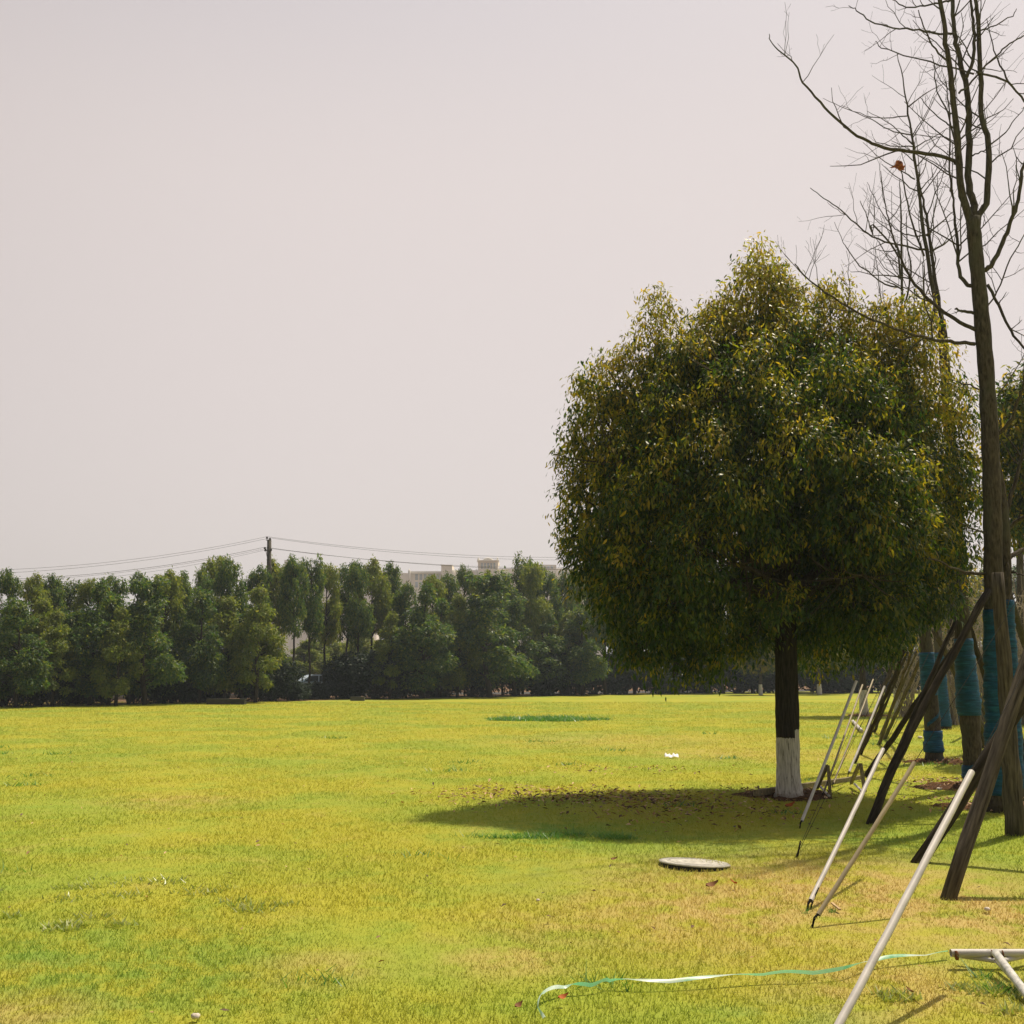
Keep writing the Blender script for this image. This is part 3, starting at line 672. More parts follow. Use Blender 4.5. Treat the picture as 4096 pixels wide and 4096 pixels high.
bare_tree('second bare tree in the row, blue cloth above a brown trunk foot', bB, DB,
    [(3902, 3150, 86), (3893, 3050, 76), (3885, 2950, 70), (3872, 2800, 84), (3860, 2640, 66), (3846, 2450, 58), (3825, 2100, 50), (3800, 1750, 46), (3775, 1400, 38), (3765, 1280, 34)],
    [([(3770, 1290)] + z6([(1255, 740), (1215, 400), (1150, 0)]) + z5([(1200, 1400), (1160, 1100), (1120, 800), (1085, 600), (1040, 370)]), 22, 3, 0, 1.0),
     ([(3768, 1280)] + z6([(1265, 560), (1225, 300), (1190, 0)]) + z5([(1235, 1450), (1190, 1250), (1140, 900)]), 18, 6, .5, .8),
     (z5([(1260, 1755), (1150, 1740), (900, 1680), (780, 1600), (650, 1480), (530, 1390), (430, 1320)]), 10, 3, -.5, 1.0),
     (z5([(1250, 1650), (1330, 1580), (1430, 1490)]), 9, 4, .2, .8), (z5([(1290, 1760), (1400, 1690), (1530, 1560)]), 9, 3, .3, .8),
     (z5([(1150, 1015), (1060, 930), (960, 850), (830, 780)]), 6, 2, .2, .8), (z5([(1150, 1030), (1030, 1028), (900, 1000), (880, 975)]), 6, 2, .2, .6), (z5([(1145, 950), (980, 910), (860, 840), (640, 745), (520, 690)]), 6, 2, .2, .8),
     (z5([(1110, 815), (980, 828), (820, 815), (650, 740)]), 6, 2, .2, .8), (z5([(1120, 750), (1250, 650), (1400, 570)]), 6, 2, .2, .7), (z5([(1165, 1260), (1070, 1200), (920, 1110), (800, 1000)]), 7, 2, 0, .6),
     (z5([(1160, 1040), (1270, 980), (1400, 900)]), 6, 2, .2, .8), (z5([(1235, 1660), (1120, 1650), (1000, 1580), (880, 1390), (830, 1280)]), 7, 2, .3, .8),
     (z5([(1230, 1800), (1130, 1500), (1080, 1250), (1060, 1170)]), 9, 3, -.4, .7)],
    503, [(2555, 2861), (3060, 3125)], .5, spiral=[(2960, 3075, -2.4)])
bC = P(3738, 3046); DC = bC[1]
bare_tree('bare tree with blue cloth in two separate bands, third in the row', bC, DC,
    [(3738, 3046, 70), (3733, 2960, 64), (3726, 2850, 60), (3712, 2700, 52), (3705, 2600, 50), (3680, 2300, 44), (3650, 1900, 38), (3620, 1500, 32), (3605, 1250, 26)],
    [([(3606, 1260)] + z5([(1075, 1932), (1068, 1600), (1065, 1400), (1060, 1260)]), 12, 3, 0, 1.), ([(3606, 1260)] + z5([(1140, 1932), (1110, 1700), (1105, 1500)]), 9, 3, .3, 1.),
     (z6([(985, 420), (940, 200), (760, 0)]) + z5([(870, 1650), (830, 1520), (780, 1410)]), 9, 3, -.2, 1.), (z6([(960, 480), (860, 460), (760, 390), (640, 290), (560, 170)]) + z5([(660, 1700), (600, 1560)]), 8, 2, .2, 1.),
     (z6([(1000, 500), (900, 450), (850, 430)]), 8, 3, -.3, 1.), ([(3640, 1800), (3560, 1500), (3530, 1250), (3505, 1040)], 10, 3, .3, .8)],
    504, [(2610, 2781), (2922, 3008)], .5, spiral=[(2781, 2900, -2.6)])
bD = P(3779, 2914); DD = bD[1]
bare_tree('slim bare tree wholly wrapped in blue cloth behind the third trunk', bD, DD,
    [(3779, 2914, 46), (3768, 2750, 36), (3755, 2600, 34), (3735, 2300, 30), (3720, 1900, 22), (3710, 1700, 16)], [([(3710, 1700), (3700, 1400), (3696, 1250), (3690, 1050)], 10, 3, 0, .5)], 505, [(2610, 2905)], .5)
bE = P(3828, 2896); DE = bE[1]
bare_tree('farther bare tree, blue cloth only round its foot, between two wrapped trunks', bE, DE,
    [(3828, 2896, 46), (3820, 2780, 38), (3810, 2600, 34), (3800, 2300, 30), (3790, 1900, 20)], [([(3790, 1900), (3785, 1700)], 12, 8, 0, .4)], 506, [(2655, 2720), (2800, 2890)], .5)
bF = P(4088, 2880); DF = bF[1]
bare_tree('distant blue wrapped trunk at the right edge of the picture', bF, DF,
    [(4100, 2880, 44), (4092, 2700, 38), (4085, 2500, 30), (4080, 2200, 26), (4075, 1900, 14)], [([(4078, 2100), (4100, 1900)], 12, 8, 0, .4)], 507, [(2650, 2780)], .5)

# crumpled orange leaf bundle caught in the branches
t = NT('dead_leaf'); f = t.noise(t.coord(), 30, 4); M_dead = t.done(t.bsdf(t.ramp(f, [(.35, (.22, .05, .02)), (.65, (.55, .2, .07))]), .7, .2, f, .5, .01))
g = MB(); c = at(3595, 665, DA - .3); s = DA / FPX
for k in range(9):
    d = unit(rng.normal(0, 1, 3)); a = unit(np.cross(d, rng.normal(0, 1, 3))); L = rng.uniform(18, 42) * s; w = rng.uniform(10, 20) * s
    b = c + np.array([rng.uniform(-12, 12), rng.uniform(-8, 8), rng.uniform(-20, 25)]) * s
    g.add([b - a * w, b + d * L * .5 + np.cross(a, d) * w * .5, b + a * w, b + d * L, b - d * L * .35], [[0, 4, 2, 1], [0, 1, 3, 3], ][:1]); g.f[3] = g.f.get(3, []) + [np.array([[0, 1, 3], [1, 2, 3]]) + g.n - 5]
tag(g.build('dead_leaf_bundle', M_dead, origin=tuple(c), smooth=False), 'crumpled orange dead leaf bundle caught in the bare branches', 'leaf')

# ------------------------------------------------------------------ other camphor trees in the row
def camphor(px, py, dpx, crown, seed, label, n=1500, white=.75, dense=20, L=.115, extra=None):
    b = P(px, py) if py else extra
    D = b[1]; root = thing('evergreen_tree', label, 'tree', b, 'whitewashed evergreens receding behind the poles'); r = np.random.default_rng(seed)
    rad = dpx * D / FPX / 2 if dpx else .13; top = max(c[0][2] for c in crown(D)); g = MB()
    g.tube(smooth_line([b - [0, 0, .03], b + [0, 0, white], b + [.02, 0, 1.8], b + [.05, 0, 3], b + [.1, 0, top - .4]], 4), np.linspace(rad * 1.1, .02, 17), 12, jit=.03)
    lob = crown(D)
    for c, _ in lob: g.tube(smooth_line([b + [.02, 0, 1.9 + .25 * (c[2] - 2)], (b + [0, 0, 2] + c) / 2 + [0, 0, .2], c], 3), np.linspace(.05, .012, 7), 5, cap=False)
    t = NT('whitewashed_trunk'); f = t.noise(t.coord((1, 1, .1)), 50, 4); sp = t.n('ShaderNodeSeparateXYZ'); cc = t.n('ShaderNodeTexCoord'); t.l(cc.outputs['Object'], sp.inputs[0])
    cl = t.mix(t.math('LESS_THAN', sp.outputs[2], white), t.ramp(f, [(.3, (.03, .026, .02)), (.7, (.10, .085, .06))]), t.ramp(f, [(.3, (.4, .38, .35)), (.6, (.72, .70, .67))]))
    g.build('trunk', t.done(t.bsdf(cl, .95, .1, f, .6, .012)), root)
    c, o = lobe_points(lob, n, r, .3); g = MB(); ym = r.uniform(0, 1, len(c)) < .45
    sprays(c[~ym], o[~ym], dense, .09, L, g, r, False, .8, .4); g.build('crown', M_leaf_main, root, smooth=False)
    g = MB(); sprays(c[ym], o[ym], dense, .09, L, g, r, False, .8, .4); g.build('golden_leaves', M_leaf_golden, root, smooth=False)
def LB(lst):
    return lambda D: [(at(x, y, D + dy), np.array([rr * D / FPX, rr * D / FPX * 1.1, rr * D / FPX * q])) for x, y, rr, dy, q in lst]
camphor(0, 0, 0, LB([(4060, 1640, 110, 0, 1), (4130, 1750, 170, 0, 1), (4040, 1800, 90, 0, 1), (4080, 1980, 120, .3, .9), (4060, 2120, 80, -.3, .8), (4200, 1600, 200, 0, 1), (4250, 1900, 250, 0, 1), (4150, 2100, 120, 0, .7), (4300, 2100, 150, 0, .8), (4035, 1720, 60, -.5, 1)]), 601,
        'evergreen whose leafy crown enters at the right edge behind the bare trunks', 1100, .75, 20, .115, extra=np.array([10.6, 20.5, 0]))
camphor(3457, 2863, 34, LB([(3380, 2520, 110, 0, .7), (3500, 2480, 130, 0, .7), (3600, 2500, 110, 0, .7), (3450, 2350, 150, 0, .9), (3330, 2420, 100, 0, .8), (3560, 2330, 130, 0, .9), (3430, 2150, 130, 0, 1), (3300, 2530, 60, 0, .7)]), 602,
        'whitewashed evergreen seen beyond the white guy tubes, near the field poles', 800, .95, 16, .16)
camphor(3592, 2848, 30, LB([(3560, 2540, 90, 0, .6), (3680, 2520, 100, 0, .6), (3620, 2420, 140, 0, .8), (3720, 2400, 100, 0, .8), (3650, 2250, 110, 0, 1)]), 603,
        'whitewashed evergreen seen between the dark leaning poles', 700, .95, 16, .16)
camphor(3278, 2778, 20, LB([(3230, 2640, 70, 0, .6), (3320, 2620, 80, 0, .6), (3280, 2540, 100, 0, .8), (3270, 2430, 70, 0, 1)]), 604, 'distant evergreen with a short white trunk foot right of the round tree trunk', 600, .75, 14, .22)
camphor(3043, 2780, 16, LB([(3000, 2650, 60, 0, .6), (3080, 2640, 70, 0, .6), (3040, 2560, 90, 0, .8), (3040, 2460, 60, 0, 1)]), 605, 'distant evergreen with a white trunk foot left of the round tree trunk', 600, .75, 14, .22)
camphor(3797, 2812, 32, LB([(3760, 2560, 80, 0, .6), (3850, 2520, 90, 0, .6), (3800, 2440, 110, 0, .8), (3900, 2480, 80, 0, .8), (3830, 2330, 90, 0, 1)]), 606, 'far whitewashed evergreen seen between the blue wrapped trunks', 600, 1.3, 14, .2)

# ------------------------------------------------------------------ bare brushwood at the right
M_brush = bark('brush_bark', (.22, .18, .14), (.5, .43, .36), 8, .5, .2)
def brush(px, D, w, h, seed, label, n=70):
    b = at(px, 2700, D); b[2] = 0; r = np.random.default_rng(seed); root = thing('bare_shrub', label, 'shrub', b, 'leafless shrubs behind the staked trees'); g = MB()
    for k in range(n):
        a = r.uniform(0, 2 * PI); tip = b + np.array([math.cos(a) * w * r.uniform(.2, 1), math.sin(a) * w * .5, h * r.uniform(.5, 1.1)])
        pts = smooth_line([b + [r.normal(0, .1), r.normal(0, .1), 0], (b + tip) / 2 + r.normal(0, .15 * w, 3) + [0, 0, h * .15], tip], 4)
        g.tube(pts, np.linspace(.022, .006, len(pts)), 5, cap=False)
        for j in range(5):
            i = int(r.integers(2, len(pts))); q = pts[i]; d = unit(r.normal(0, 1, 3) + [0, 0, .3]); g.tube(np.array([q, q + d * .35, q + d * .7 + r.normal(0, .1, 3)]), [.01, .007, .004], 4, cap=False)
    g.build('branches', M_brush, root)
brush(3800, 34, 1.3, 3.4, 701, 'pale leafless shrub seen above the third blue wrapped trunk', 45)
brush(3930, 36, 1.5, 3.8, 702, 'pale leafless shrub between the first two blue wrapped trunks', 50)
brush(4080, 34, 1.5, 4.6, 703, 'pale leafless shrub at the right edge behind the grey log', 55)
brush(3620, 40, 1.3, 2.6, 704, 'low pale leafless shrub left of the blue wrapped trunks', 30)

# ------------------------------------------------------------------ support poles and guy tubes
M_pole = bark('pole_wood', (.016, .013, .010), (.062, .05, .036), 8, .1, .7)
M_pole_g = bark('pole_wood_grey', (.03, .025, .02), (.15, .128, .10), 8, .08, .7)
def pole(base, top, D, w0, w1, label, mat=None, bow=0, cat='pole'):
    b = P(*base) - [0, 0, .05]; e = at(*top, D) if D else np.array(top); D = e[1]; n = 14; tt = np.linspace(0, 1, n)[:, None]
    pts = b + (e - b) * tt; pts[1:-1] += rng.normal(0, .006, (n - 2, 3)); g = MB()
    # natural bow and knots
    pts += np.array([0, 0, -.035]) * np.sin(tt * PI) * rng.uniform(-.5, 1)
    pts += np.array([bow, 0, 0]) * np.sin(tt ** .7 * PI)
    rad = np.linspace(w0 * P(*base)[1], w1 * D, n) / FPX / 2 * (1 + rng.normal(0, .035, n)); g.tube(pts, rad, 12, jit=.04)
    q = Vector(unit(e - b)).to_track_quat('Z', 'Y'); Rq = np.array(q.to_matrix())     # grain runs along the local axis
    g.v = [(v_ - b) @ Rq for v_ in g.v]
    root = g.build('support_pole', mat or M_pole, smooth=True); root.location = tuple(b); root.rotation_euler = q.to_euler()
    tag(root, label, cat, 'wooden support poles leaning against the staked trees')
    return root
pole((3476, 3293), (3957, 2362), DA - .1, 33, 28, 'long thick dark pole reaching from the middle lawn to the tall forked tree', None, -.07)
pole((3513, 3172), (3830, 2470), DB - .1, 22, 18, 'dark pole rising just behind the long thick one to the second wrapped tree')
pole((3456, 3104), (3850, 2545), DB + .1, 22, 19, 'dark pole crossing the others at a flat angle to the second wrapped tree')
pole((3412, 3052), (3594, 2600), 19.5, 15, 16, 'grey brown pole, leftmost of the dense row of poles', M_pole_g)
pole((3438, 3016), (3622, 2590), 19.8, 15, 14, 'dark pole, second from the left in the dense row')
pole((3512, 2976), (3652, 2585), 20.5, 14, 12, 'knotted grey pole standing third in the dense row', M_pole_g)
pole((3537, 2954), (3690, 2620), DC + .6, 14, 13, 'grey brown pole, last of the dense row before the banded trunk', M_pole_g)
pole((3494, 2926), (3628, 2610), 25, 11, 10, 'short thin dark pole far behind the dense row')
pole((3520, 2936), (3668, 2600), 25, 9, 8, 'thin grey pole far behind the knotted one', M_pole_g)
T0 = np.array([6.0, 9.8, 0])
pole((3661, 3448), T0 + [0, 0, 3.25], 0, 54, 46, 'thick dark pole lying low behind the big white tube, running off to the right')
pole((3783, 3592), T0 + [0, 0, 4.95], 0, 60, 46, 'thick grey brown pole nearest the camera, leaning off the right edge', M_pole_g)
pole((4061, 3334), (3990, 2290), 11.2, 76, 44, 'upright grey log with a broken top standing before the forked tree', M_pole_g)
pole((4066, 3071), (3868, 2480), DB + .2, 26, 24, 'dark pole leaning left from behind the nearest wrapped trunk')
pole((3972, 2992), (3738, 2520), DC + .2, 26, 24, 'brown pole slanting down right behind the second wrapped trunk', M_pole_g)
pole((3940, 2985), (3800, 2640), 19.4, 24, 20, 'brown pole slanting behind the second wrapped trunk, lower of the pair', M_pole_g)
pole((4190, 2850), (4020, 2330), DA + 1.2, 28, 26, 'dark pole slanting off the right edge from high on the trunk')
pole((4105, 3080), (4040, 2700), 16.5, 26, 22, 'short dark pole end beside the right edge behind the grey log')
pole((3955, 2890), (3855, 2600), 26, 18, 14, 'thin brown pole far behind, slanting right toward the field', M_pole_g)

M_pvc = simple('white_pvc', (.50, .475, .45), .5, .35, .14, 7)
M_pvc_b = simple('beige_tube', (.34, .28, .17), .5, .4, .18, 5)
M_wire = simple('dark_wire', (.012, .011, .01), .9, .1)
def guy(base, tubetop, end, D, w, label, mat, stake=True):
    """a guy wire pegged in the lawn with a plastic sleeve over its lower part"""
    b = P(*base); e = at(*end, D) if D else np.array(end)
    # find where the straight wire passes the sleeve's end in the picture
    best = min(np.linspace(.02, 1, 400), key=lambda u: abs(proj(b + (e - b) * u)[1] - tubetop[1]))
    tp = b + (e - b) * best; root = thing('guy_wire', label, 'guy wire', b, 'guy wires in plastic sleeves'); g = MB()
    d = unit(e - b); g.tube(np.array([b - d * .12, b, e]), .0023, 5); g.build('wire', M_wire, root)
    g = MB(); n = 12; q = b + d * .1 + (tp - b - d * .1) * np.linspace(0, 1, n)[:, None]; q[1:-1] += rng.normal(0, .001, (n - 2, 3)); r_ = w * b[1] / FPX / 2
    q += np.array([0, 0, -.006]) * np.sin(np.linspace(0, PI, n))[:, None]
    g.tube(q, r_, 12, cap=False); g.tube(q[::-1], r_ * .86, 12, cap=False); i = g.build('sleeve', mat, root)
    if stake: g = MB(); g.tube(np.array([b + [.0, 0, -.05], b + d * .05 + [0, 0, .02], b + d * .14]), [.007, .007, .006], 7); g.build('peg', M_wire, root)
def proj(p):
    x, y, z = p[0], p[1], p[2] - EYE; c, s = math.cos(TH), math.sin(TH)
    d = y * c + z * s; u = -y * s + z * c
    return 2048 + FPX * x / d, 2048 - FPX * u / d
guy((3270, 4260), (3908, 3090), T0 + [0, 0, 3.9], 0, 34, 'nearest white sleeved guy wire crossing the lower right corner', M_pvc)
guy((3225, 3640), (3538, 2998), (3965, 2090), DA - .1, 19, 'white sleeved guy wire pegged in the dry grass, middle one', M_pvc)
guy((3242, 3708), (3702, 3048), T0 + [0, 0, 4.25], 0, 18, 'beige sleeved guy wire with a dark peg in the dry grass', M_pvc_b)
guy((3196, 3314), (3420, 2726), (3792, 1780), DB, 12, 'thin white sleeved guy wire pegged in shade just right of the whitewashed trunk', M_pvc)
guy((3288, 3190), (3434, 2738), (3680, 2100), DC, 8, 'thin beige sleeved guy wire crossing the wooden trestle', M_pvc_b)
guy((3328, 3150), (3504, 2718), (3690, 2200), DC + .4, 7, 'faint grey sleeved guy wire beyond the wooden trestle', M_pvc_b)
guy((3390, 3105), (3542, 2745), (3700, 2350), DC + .6, 9, 'far white sleeved guy wire between the dark poles', M_pvc)
for (b0, e, D, lb) in [((3184, 3422), (3660, 2320), DC, 'bare dark guy wire pegged in front of the wooden trestle'), ((3188, 3420), (3860, 2060), DB, 'second bare guy wire leaving the same dark peg'),
                       ((3280, 3195), (3720, 2400), DC, 'bare dark guy wire crossing the dense row of poles')]:
    a, c = P(*b0), at(*e, D); g = MB(); g.tube(np.array([a - unit(c - a) * .1, a, c]), .0024, 5)
    tag(g.build('guy_line', M_wire, origin=tuple(a)), lb, 'wire', 'bare guy wires')
g = MB(); a = P(3184, 3425); g.tube(np.array([a + [0, 0, -.05], a + [.03, 0, .07], a + [.05, .02, .13]]), [.009, .008, .006], 6); tag(g.build('wire_peg', M_wire, origin=tuple(a)), 'dark bent wire peg in the shaded grass below the trestle', 'peg')
g = MB(); a = P(3238, 3628); g.tube(np.array([a + [0, 0, -.03], a + [.03, 0, .05], a + [.075, .02, .125]]), [.005, .005, .004], 6); tag(g.build('wire_end', M_wire, origin=tuple(a)), 'short dark wire stub beside the white sleeve foot', 'wire')

px0 = proj(T0)
bare_tree('bare wrapped tree just beyond the right edge holding the nearest poles', T0, 9.8,
    [(px0[0], px0[1], 110), (px0[0] - 20, 2900, 100), (px0[0] - 50, 2300, 90), (px0[0] - 90, 1500, 80), (px0[0] - 130, 600, 60), (px0[0] - 160, -200, 40)], [([(px0[0] - 120, 900), (px0[0] + 60, 300), (px0[0] + 100, -300)], 34, 14, .4, .5)], 508, [(2350, 3100)], .6)
# ------------------------------------------------------------------ white pipe frame lying lower right
FZ = .085
def fp(px, py, z=FZ): return P(px, py, z)
root = thing('pipe_frame', 'white plastic pipe frame lying on the grass in the lower right corner', 'frame', P(3990, 3850))
def pipe(a, b, r_, nm, mt=M_pvc, par=root, hollow=True):
    g = MB(); pts = np.linspace(a, b, 6); g.tube(pts, r_, 16, cap=False); g.tube(pts[::-1], r_ * .82, 16, cap=False)
    for e in (0, -1):   # pipe rim
        d = unit(b - a); x = unit(np.cross(d, [0, 0, 1.0])); y = np.cross(x, d); an = np.arange(16) * 2 * PI / 16
        c = pts[e]; o = c + r_ * (np.cos(an)[:, None] * x + np.sin(an)[:, None] * y); i = c + .82 * r_ * (np.cos(an)[:, None] * x + np.sin(an)[:, None] * y)
        k = np.arange(16); g.add(np.concatenate([o, i]), np.stack([k, (k + 1) % 16, 16 + (k + 1) % 16, 16 + k], -1))
    return g.build(nm, mt, par)
pipe(fp(3803, 3812, .075), fp(4330, 3812, .075), .021, 'rail')
pipe(fp(3832, 3822, .045), fp(3980, 3843, .045), .013, 'brace')
pipe(fp(4015, 3842, .045), fp(4180, 3806, .045), .013, 'brace')
t = NT('aged_pvc'); v = t.coord(); f = t.noise(v, 20, 5, .7); M_pvc_d = t.done(t.bsdf(t.ramp(f, [(.35, (.30, .31, .29)), (.5, (.5, .5, .47)), (.65, (.66, .65, .61))]), .4, .5, f, .1))
pipe(fp(3982, 3812, .11), fp(4112, 3985, .03), .022, 'leg', M_pvc_d); pipe(fp(3990, 3848, .04), fp(4040, 3905, .02), .012, 'brace')
M_rust = simple('rust', (.16, .07, .03), .9, .1)
for a in ((3826, 3822), (3968, 3818), (4006, 3816)):
    g = MB(); c = fp(*a, .07); g.tube(np.array([c + [-.004, 0, 0], c + [.004, 0, 0]]), .025, 12); g.build('rusty_clamp', M_rust, root)

# ------------------------------------------------------------------ wooden trestle by the big tree
M_plank = bark('weathered_plank', (.13, .11, .06), (.34, .29, .18), 10, .3, .4)
root = thing('wooden_trestle', 'weathered wooden trestle lying beside the whitewashed trunk', 'trestle', P(3300, 3180))
def plank(a, b, w, h, nm, mt=M_plank):
    a, b = np.array(a), np.array(b); d = unit(b - a); x = unit(np.cross(d, [0, 0, 1.0])); y = np.cross(x, d)
    g = MB(); g.box((a + b) / 2, (w, np.linalg.norm(b - a), h), np.stack([x, d, y], -1)); return g.build(nm, mt, root, smooth=False)
D1, D2_ = P(3020, 3175)[1], P(3450, 3110)[1]
plank(P(3022, 3172, .07), at(3448, 3112, D2_ - .1), .07, .075, 'beam')
c1 = P(3318, 3185)[1]
plank(at(3312, 3062, c1 + .1), at(3322, 3190, c1), .035, .05, 'leg'); plank(at(3308, 3064, c1 + .1), at(3268, 3150, c1 + .55), .035, .045, 'leg')
c2 = P(3460, 3165)[1]
plank(at(3442, 3054, c2 + .1), at(3460, 3172, c2), .035, .05, 'leg'); plank(at(3437, 3058, c2 + .1), at(3404, 3132, c2 + .5), .035, .045, 'leg')
for a, b in (((3281, 3146), (3317, 3184)), ((3418, 3136), (3453, 3170))):
    g = MB(); g.tube(np.linspace(P(*a, .07), P(*b, .03), 5), .016, 10); g.build('white_pipe', M_pvc, root)
root = thing('white_pipe_piece', 'short thick white pipe lying by the far poles', 'pipe', P(3430, 2905)); g = MB(); g.tube(np.linspace(P(3412, 2885, .05), P(3447, 2924, .05), 5), .05, 12); g.build('pipe', M_pvc, root)

# ------------------------------------------------------------------ manhole cover
t = NT('concrete_cover'); v = t.coord(); sp = t.n('ShaderNodeVectorMath', operation='LENGTH'); t.l(v, sp.inputs[0])
wv = t.math('SINE', t.math('MULTIPLY', sp.outputs['Value'], 95)); f = t.noise(v, 18, 5, .7)
c = t.ramp(f, [(.3, (.40, .39, .34)), (.7, (.66, .64, .57))]); c = t.mix(t.maprange(wv, .5, .95, 0, .45), c, (.25, .24, .2))
M_cover = t.done(t.bsdf(c, .9, .2, wv, .4, .01))
q = P(2778, 3452); root = thing('manhole_cover', 'round grey concrete manhole cover tilted up out of the lawn', 'cover', q)
g = MB(); R = .30 * 1.0; n = 40; a = np.arange(n) * 2 * PI / n
tilt = lambda p: p + np.stack([0 * p[:, 0], 0 * p[:, 1], .012 - p[:, 0] * .05 - p[:, 1] * .055], -1)
rings = [(.001, .0), (.2, .0), (.205, -.006), (.24, -.006), (.245, .0), (.285, .0), (.297, -.004), (.30, -.007), (.30, -.014)]
V = np.concatenate([tilt(np.stack([np.cos(a) * rr, np.sin(a) * rr, 0 * a], -1)) + [0, 0, z] for rr, z in rings])
i = np.arange(len(rings) - 1)[:, None] * n; j = np.arange(n)[None]; k = (j + 1) % n
g.add(V + q, np.stack([i + j, i + n + j, i + n + k, i + k], -1).reshape(-1, 4)); g.build('lid', M_cover, root, smooth=False)
g = MB(); V = np.concatenate([tilt(np.stack([np.cos(a) * rr, np.sin(a) * rr, 0 * a], -1)) * [1, 1, u] + [0, 0, z] for rr, z, u in ((.288, -.0142, 1), (.288, -.03, 0))]); g.add(V + q, np.stack([j[0], j[0] + n, k[0] + n, k[0]], -1)); g.build('rim', simple('black_rim', (.03, .03, .028), .8), root)

# ------------------------------------------------------------------ green ribbon
t = NT('plastic_ribbon'); f = t.noise(t.coord(), 6, 3); b = t.bsdf(t.ramp(f, [(.30, (.12, .42, .22)), (.42, (.42, .62, .48)), (.55, (.64, .71, .65))]), .35, .5)
tr = t.n('ShaderNodeBsdfTranslucent'); tr.inputs[0].default_value = (.2, .8, .45, 1); m = t.n('ShaderNodeMixShader'); m.inputs[0].default_value = .3; t.l(b, m.inputs[1]); t.l(tr.outputs[0], m.inputs[2]); M_rib = t.done(m.outputs[0])
rp = [(2177, 4071), (2157, 4050), (2152, 4022), (2158, 3998), (2173, 3975), (2224, 3957), (2273, 3947), (2326, 3944), (2388, 3938), (2429, 3926), (2460, 3925), (2600, 3928), (2800, 3918), (3000, 3902), (3120, 3896), (3227, 3893), (3369, 3882), (3476, 3848), (3567, 3834), (3700, 3822), (3794, 3812)]
pts = smooth_line([P(a, b, .03) for a, b in rp], 5); n = len(pts); d = unit(np.gradient(pts, axis=0)); s = unit(np.cross(d, [0, 0, 1.0])); tw = .5 + .9 * np.sin(np.arange(n) * .19) + .3 * np.sin(np.arange(n) * .41)
w = .0115 * np.where(np.arange(n) < 18, .65, 1)[:, None]; off = (s * np.cos(tw)[:, None] + np.array([0, 0, 1.0]) * np.sin(tw)[:, None]) * w
pts[:, 2] += .012 * np.abs(np.sin(np.arange(n) * .33)); mid = np.array([0, 0, .003]); g = MB(); V = np.concatenate([pts - off, pts + mid, pts + off]); i = np.arange(n - 1)
g.add(V, np.concatenate([np.stack([i, i + 1, i + n + 1, i + n], -1), np.stack([i + n, i + n + 1, i + 2 * n + 1, i + 2 * n], -1)]))
tag(g.build('ribbon', M_rib, origin=tuple(pts[n // 2])), 'long pale green plastic ribbon snaking over the lower lawn', 'ribbon')

# ------------------------------------------------------------------ small loose things
M_paper = simple('white_litter', (.8, .8, .82), .6, .3, .05)
M_stone = simple('pale_stone', (.62, .55, .48), .8, .2, .15, 20)
M_orange = simple('orange_leaf', (.42, .12, .03), .7, .2, .2, 30)
M_brown = simple('brown_leaf', (.2, .09, .035), .7, .2, .2, 30)
def small_leaf(px, py, L, ang, mat, label):
    q = P(px, py, .028); d = np.array([math.cos(ang), math.sin(ang), .12]); s = np.array([-math.sin(ang), math.cos(ang), .25]); m = MB(); V = []
    prof = [0, .22, .32, .26, .12, 0]; cv = [.1, .02, 0, .03, .12, .25]
    for k, (p, z) in enumerate(zip(prof, cv)):
        c = q + d * L * (k / 5 - .5) + np.array([0, 0, z * L]); V += [c - s * p * L + [0, 0, .12 * L], c, c + s * p * L + [0, 0, .16 * L]]
    F = [[3 * k + a, 3 * k + a + 1, 3 * k + a + 4, 3 * k + a + 3] for k in range(5) for a in (0, 1)]
    m.add(V, F); tag(m.build('fallen_leaf', mat, origin=tuple(q), smooth=True), label, 'leaf')
small_leaf(2253, 3992, .055, .3, M_orange, 'small orange fallen leaf just under the left end of the ribbon')
small_leaf(2075, 4025, .05, .7, M_brown, 'small brown fallen leaf left of the ribbon tail')
small_leaf(2457, 3438, .06, 0, M_brown, 'dark brown fallen leaf left of the manhole cover')
small_leaf(2848, 3545, .10, .2, M_brown, 'curled brown fallen leaf below the manhole cover')
small_leaf(2935, 3532, .07, 2.2, M_orange, 'upright orange fallen leaf below the right end of the manhole cover')
small_leaf(3160, 3226, .13, .3, M_orange, 'orange leaf in the dark soil under the whitewashed trunk')
small_leaf(3640, 3965, .05, 2.0, M_brown, 'brown fallen leaf below the white pipe frame')
def stone(px, py, r_, label, mat=M_stone, name='stone', fl=.6):
    q = P(px, py, r_ * fl * .5 + .012); r = np.random.default_rng(int(px)); m = MB(); n, k = 12, 7; V = []
    nz = r.uniform(.8, 1.2, (k, n))
    for j in range(k):
        th = PI * (j + .0001) / (k - 1)
        for i_ in range(n):
            a = 2 * PI * i_ / n; rr = r_ * (nz[j, i_] if 0 < j < k - 1 else 1); V.append(q + [rr * math.sin(th) * math.cos(a), rr * .8 * math.sin(th) * math.sin(a), rr * fl * math.cos(th)])
    F = [[j * n + i_, (j + 1) * n + i_, (j + 1) * n + (i_ + 1) % n, j * n + (i_ + 1) % n] for j in range(k - 1) for i_ in range(n)]
    m.add(V, F); tag(m.build(name, mat, origin=tuple(q)), label, name)
stone(782, 4065, .022, 'white stone in the lawn near the bottom edge, left of centre')
stone(3948, 3636, .02, 'small white stone in the dry grass right of the leaning pole')
stone(2152, 3600, .014, 'tiny white stone in the lawn straight below the shadow tip')
stone(3756, 3156, .035, 'pale stone beside the red soil of the second wrapped tree')
stone(3680, 2950, .06, 'pale stone by the banded blue trunk')
q = P(2686, 3027, .03); m = MB(); n = 12; L = .26; V = []
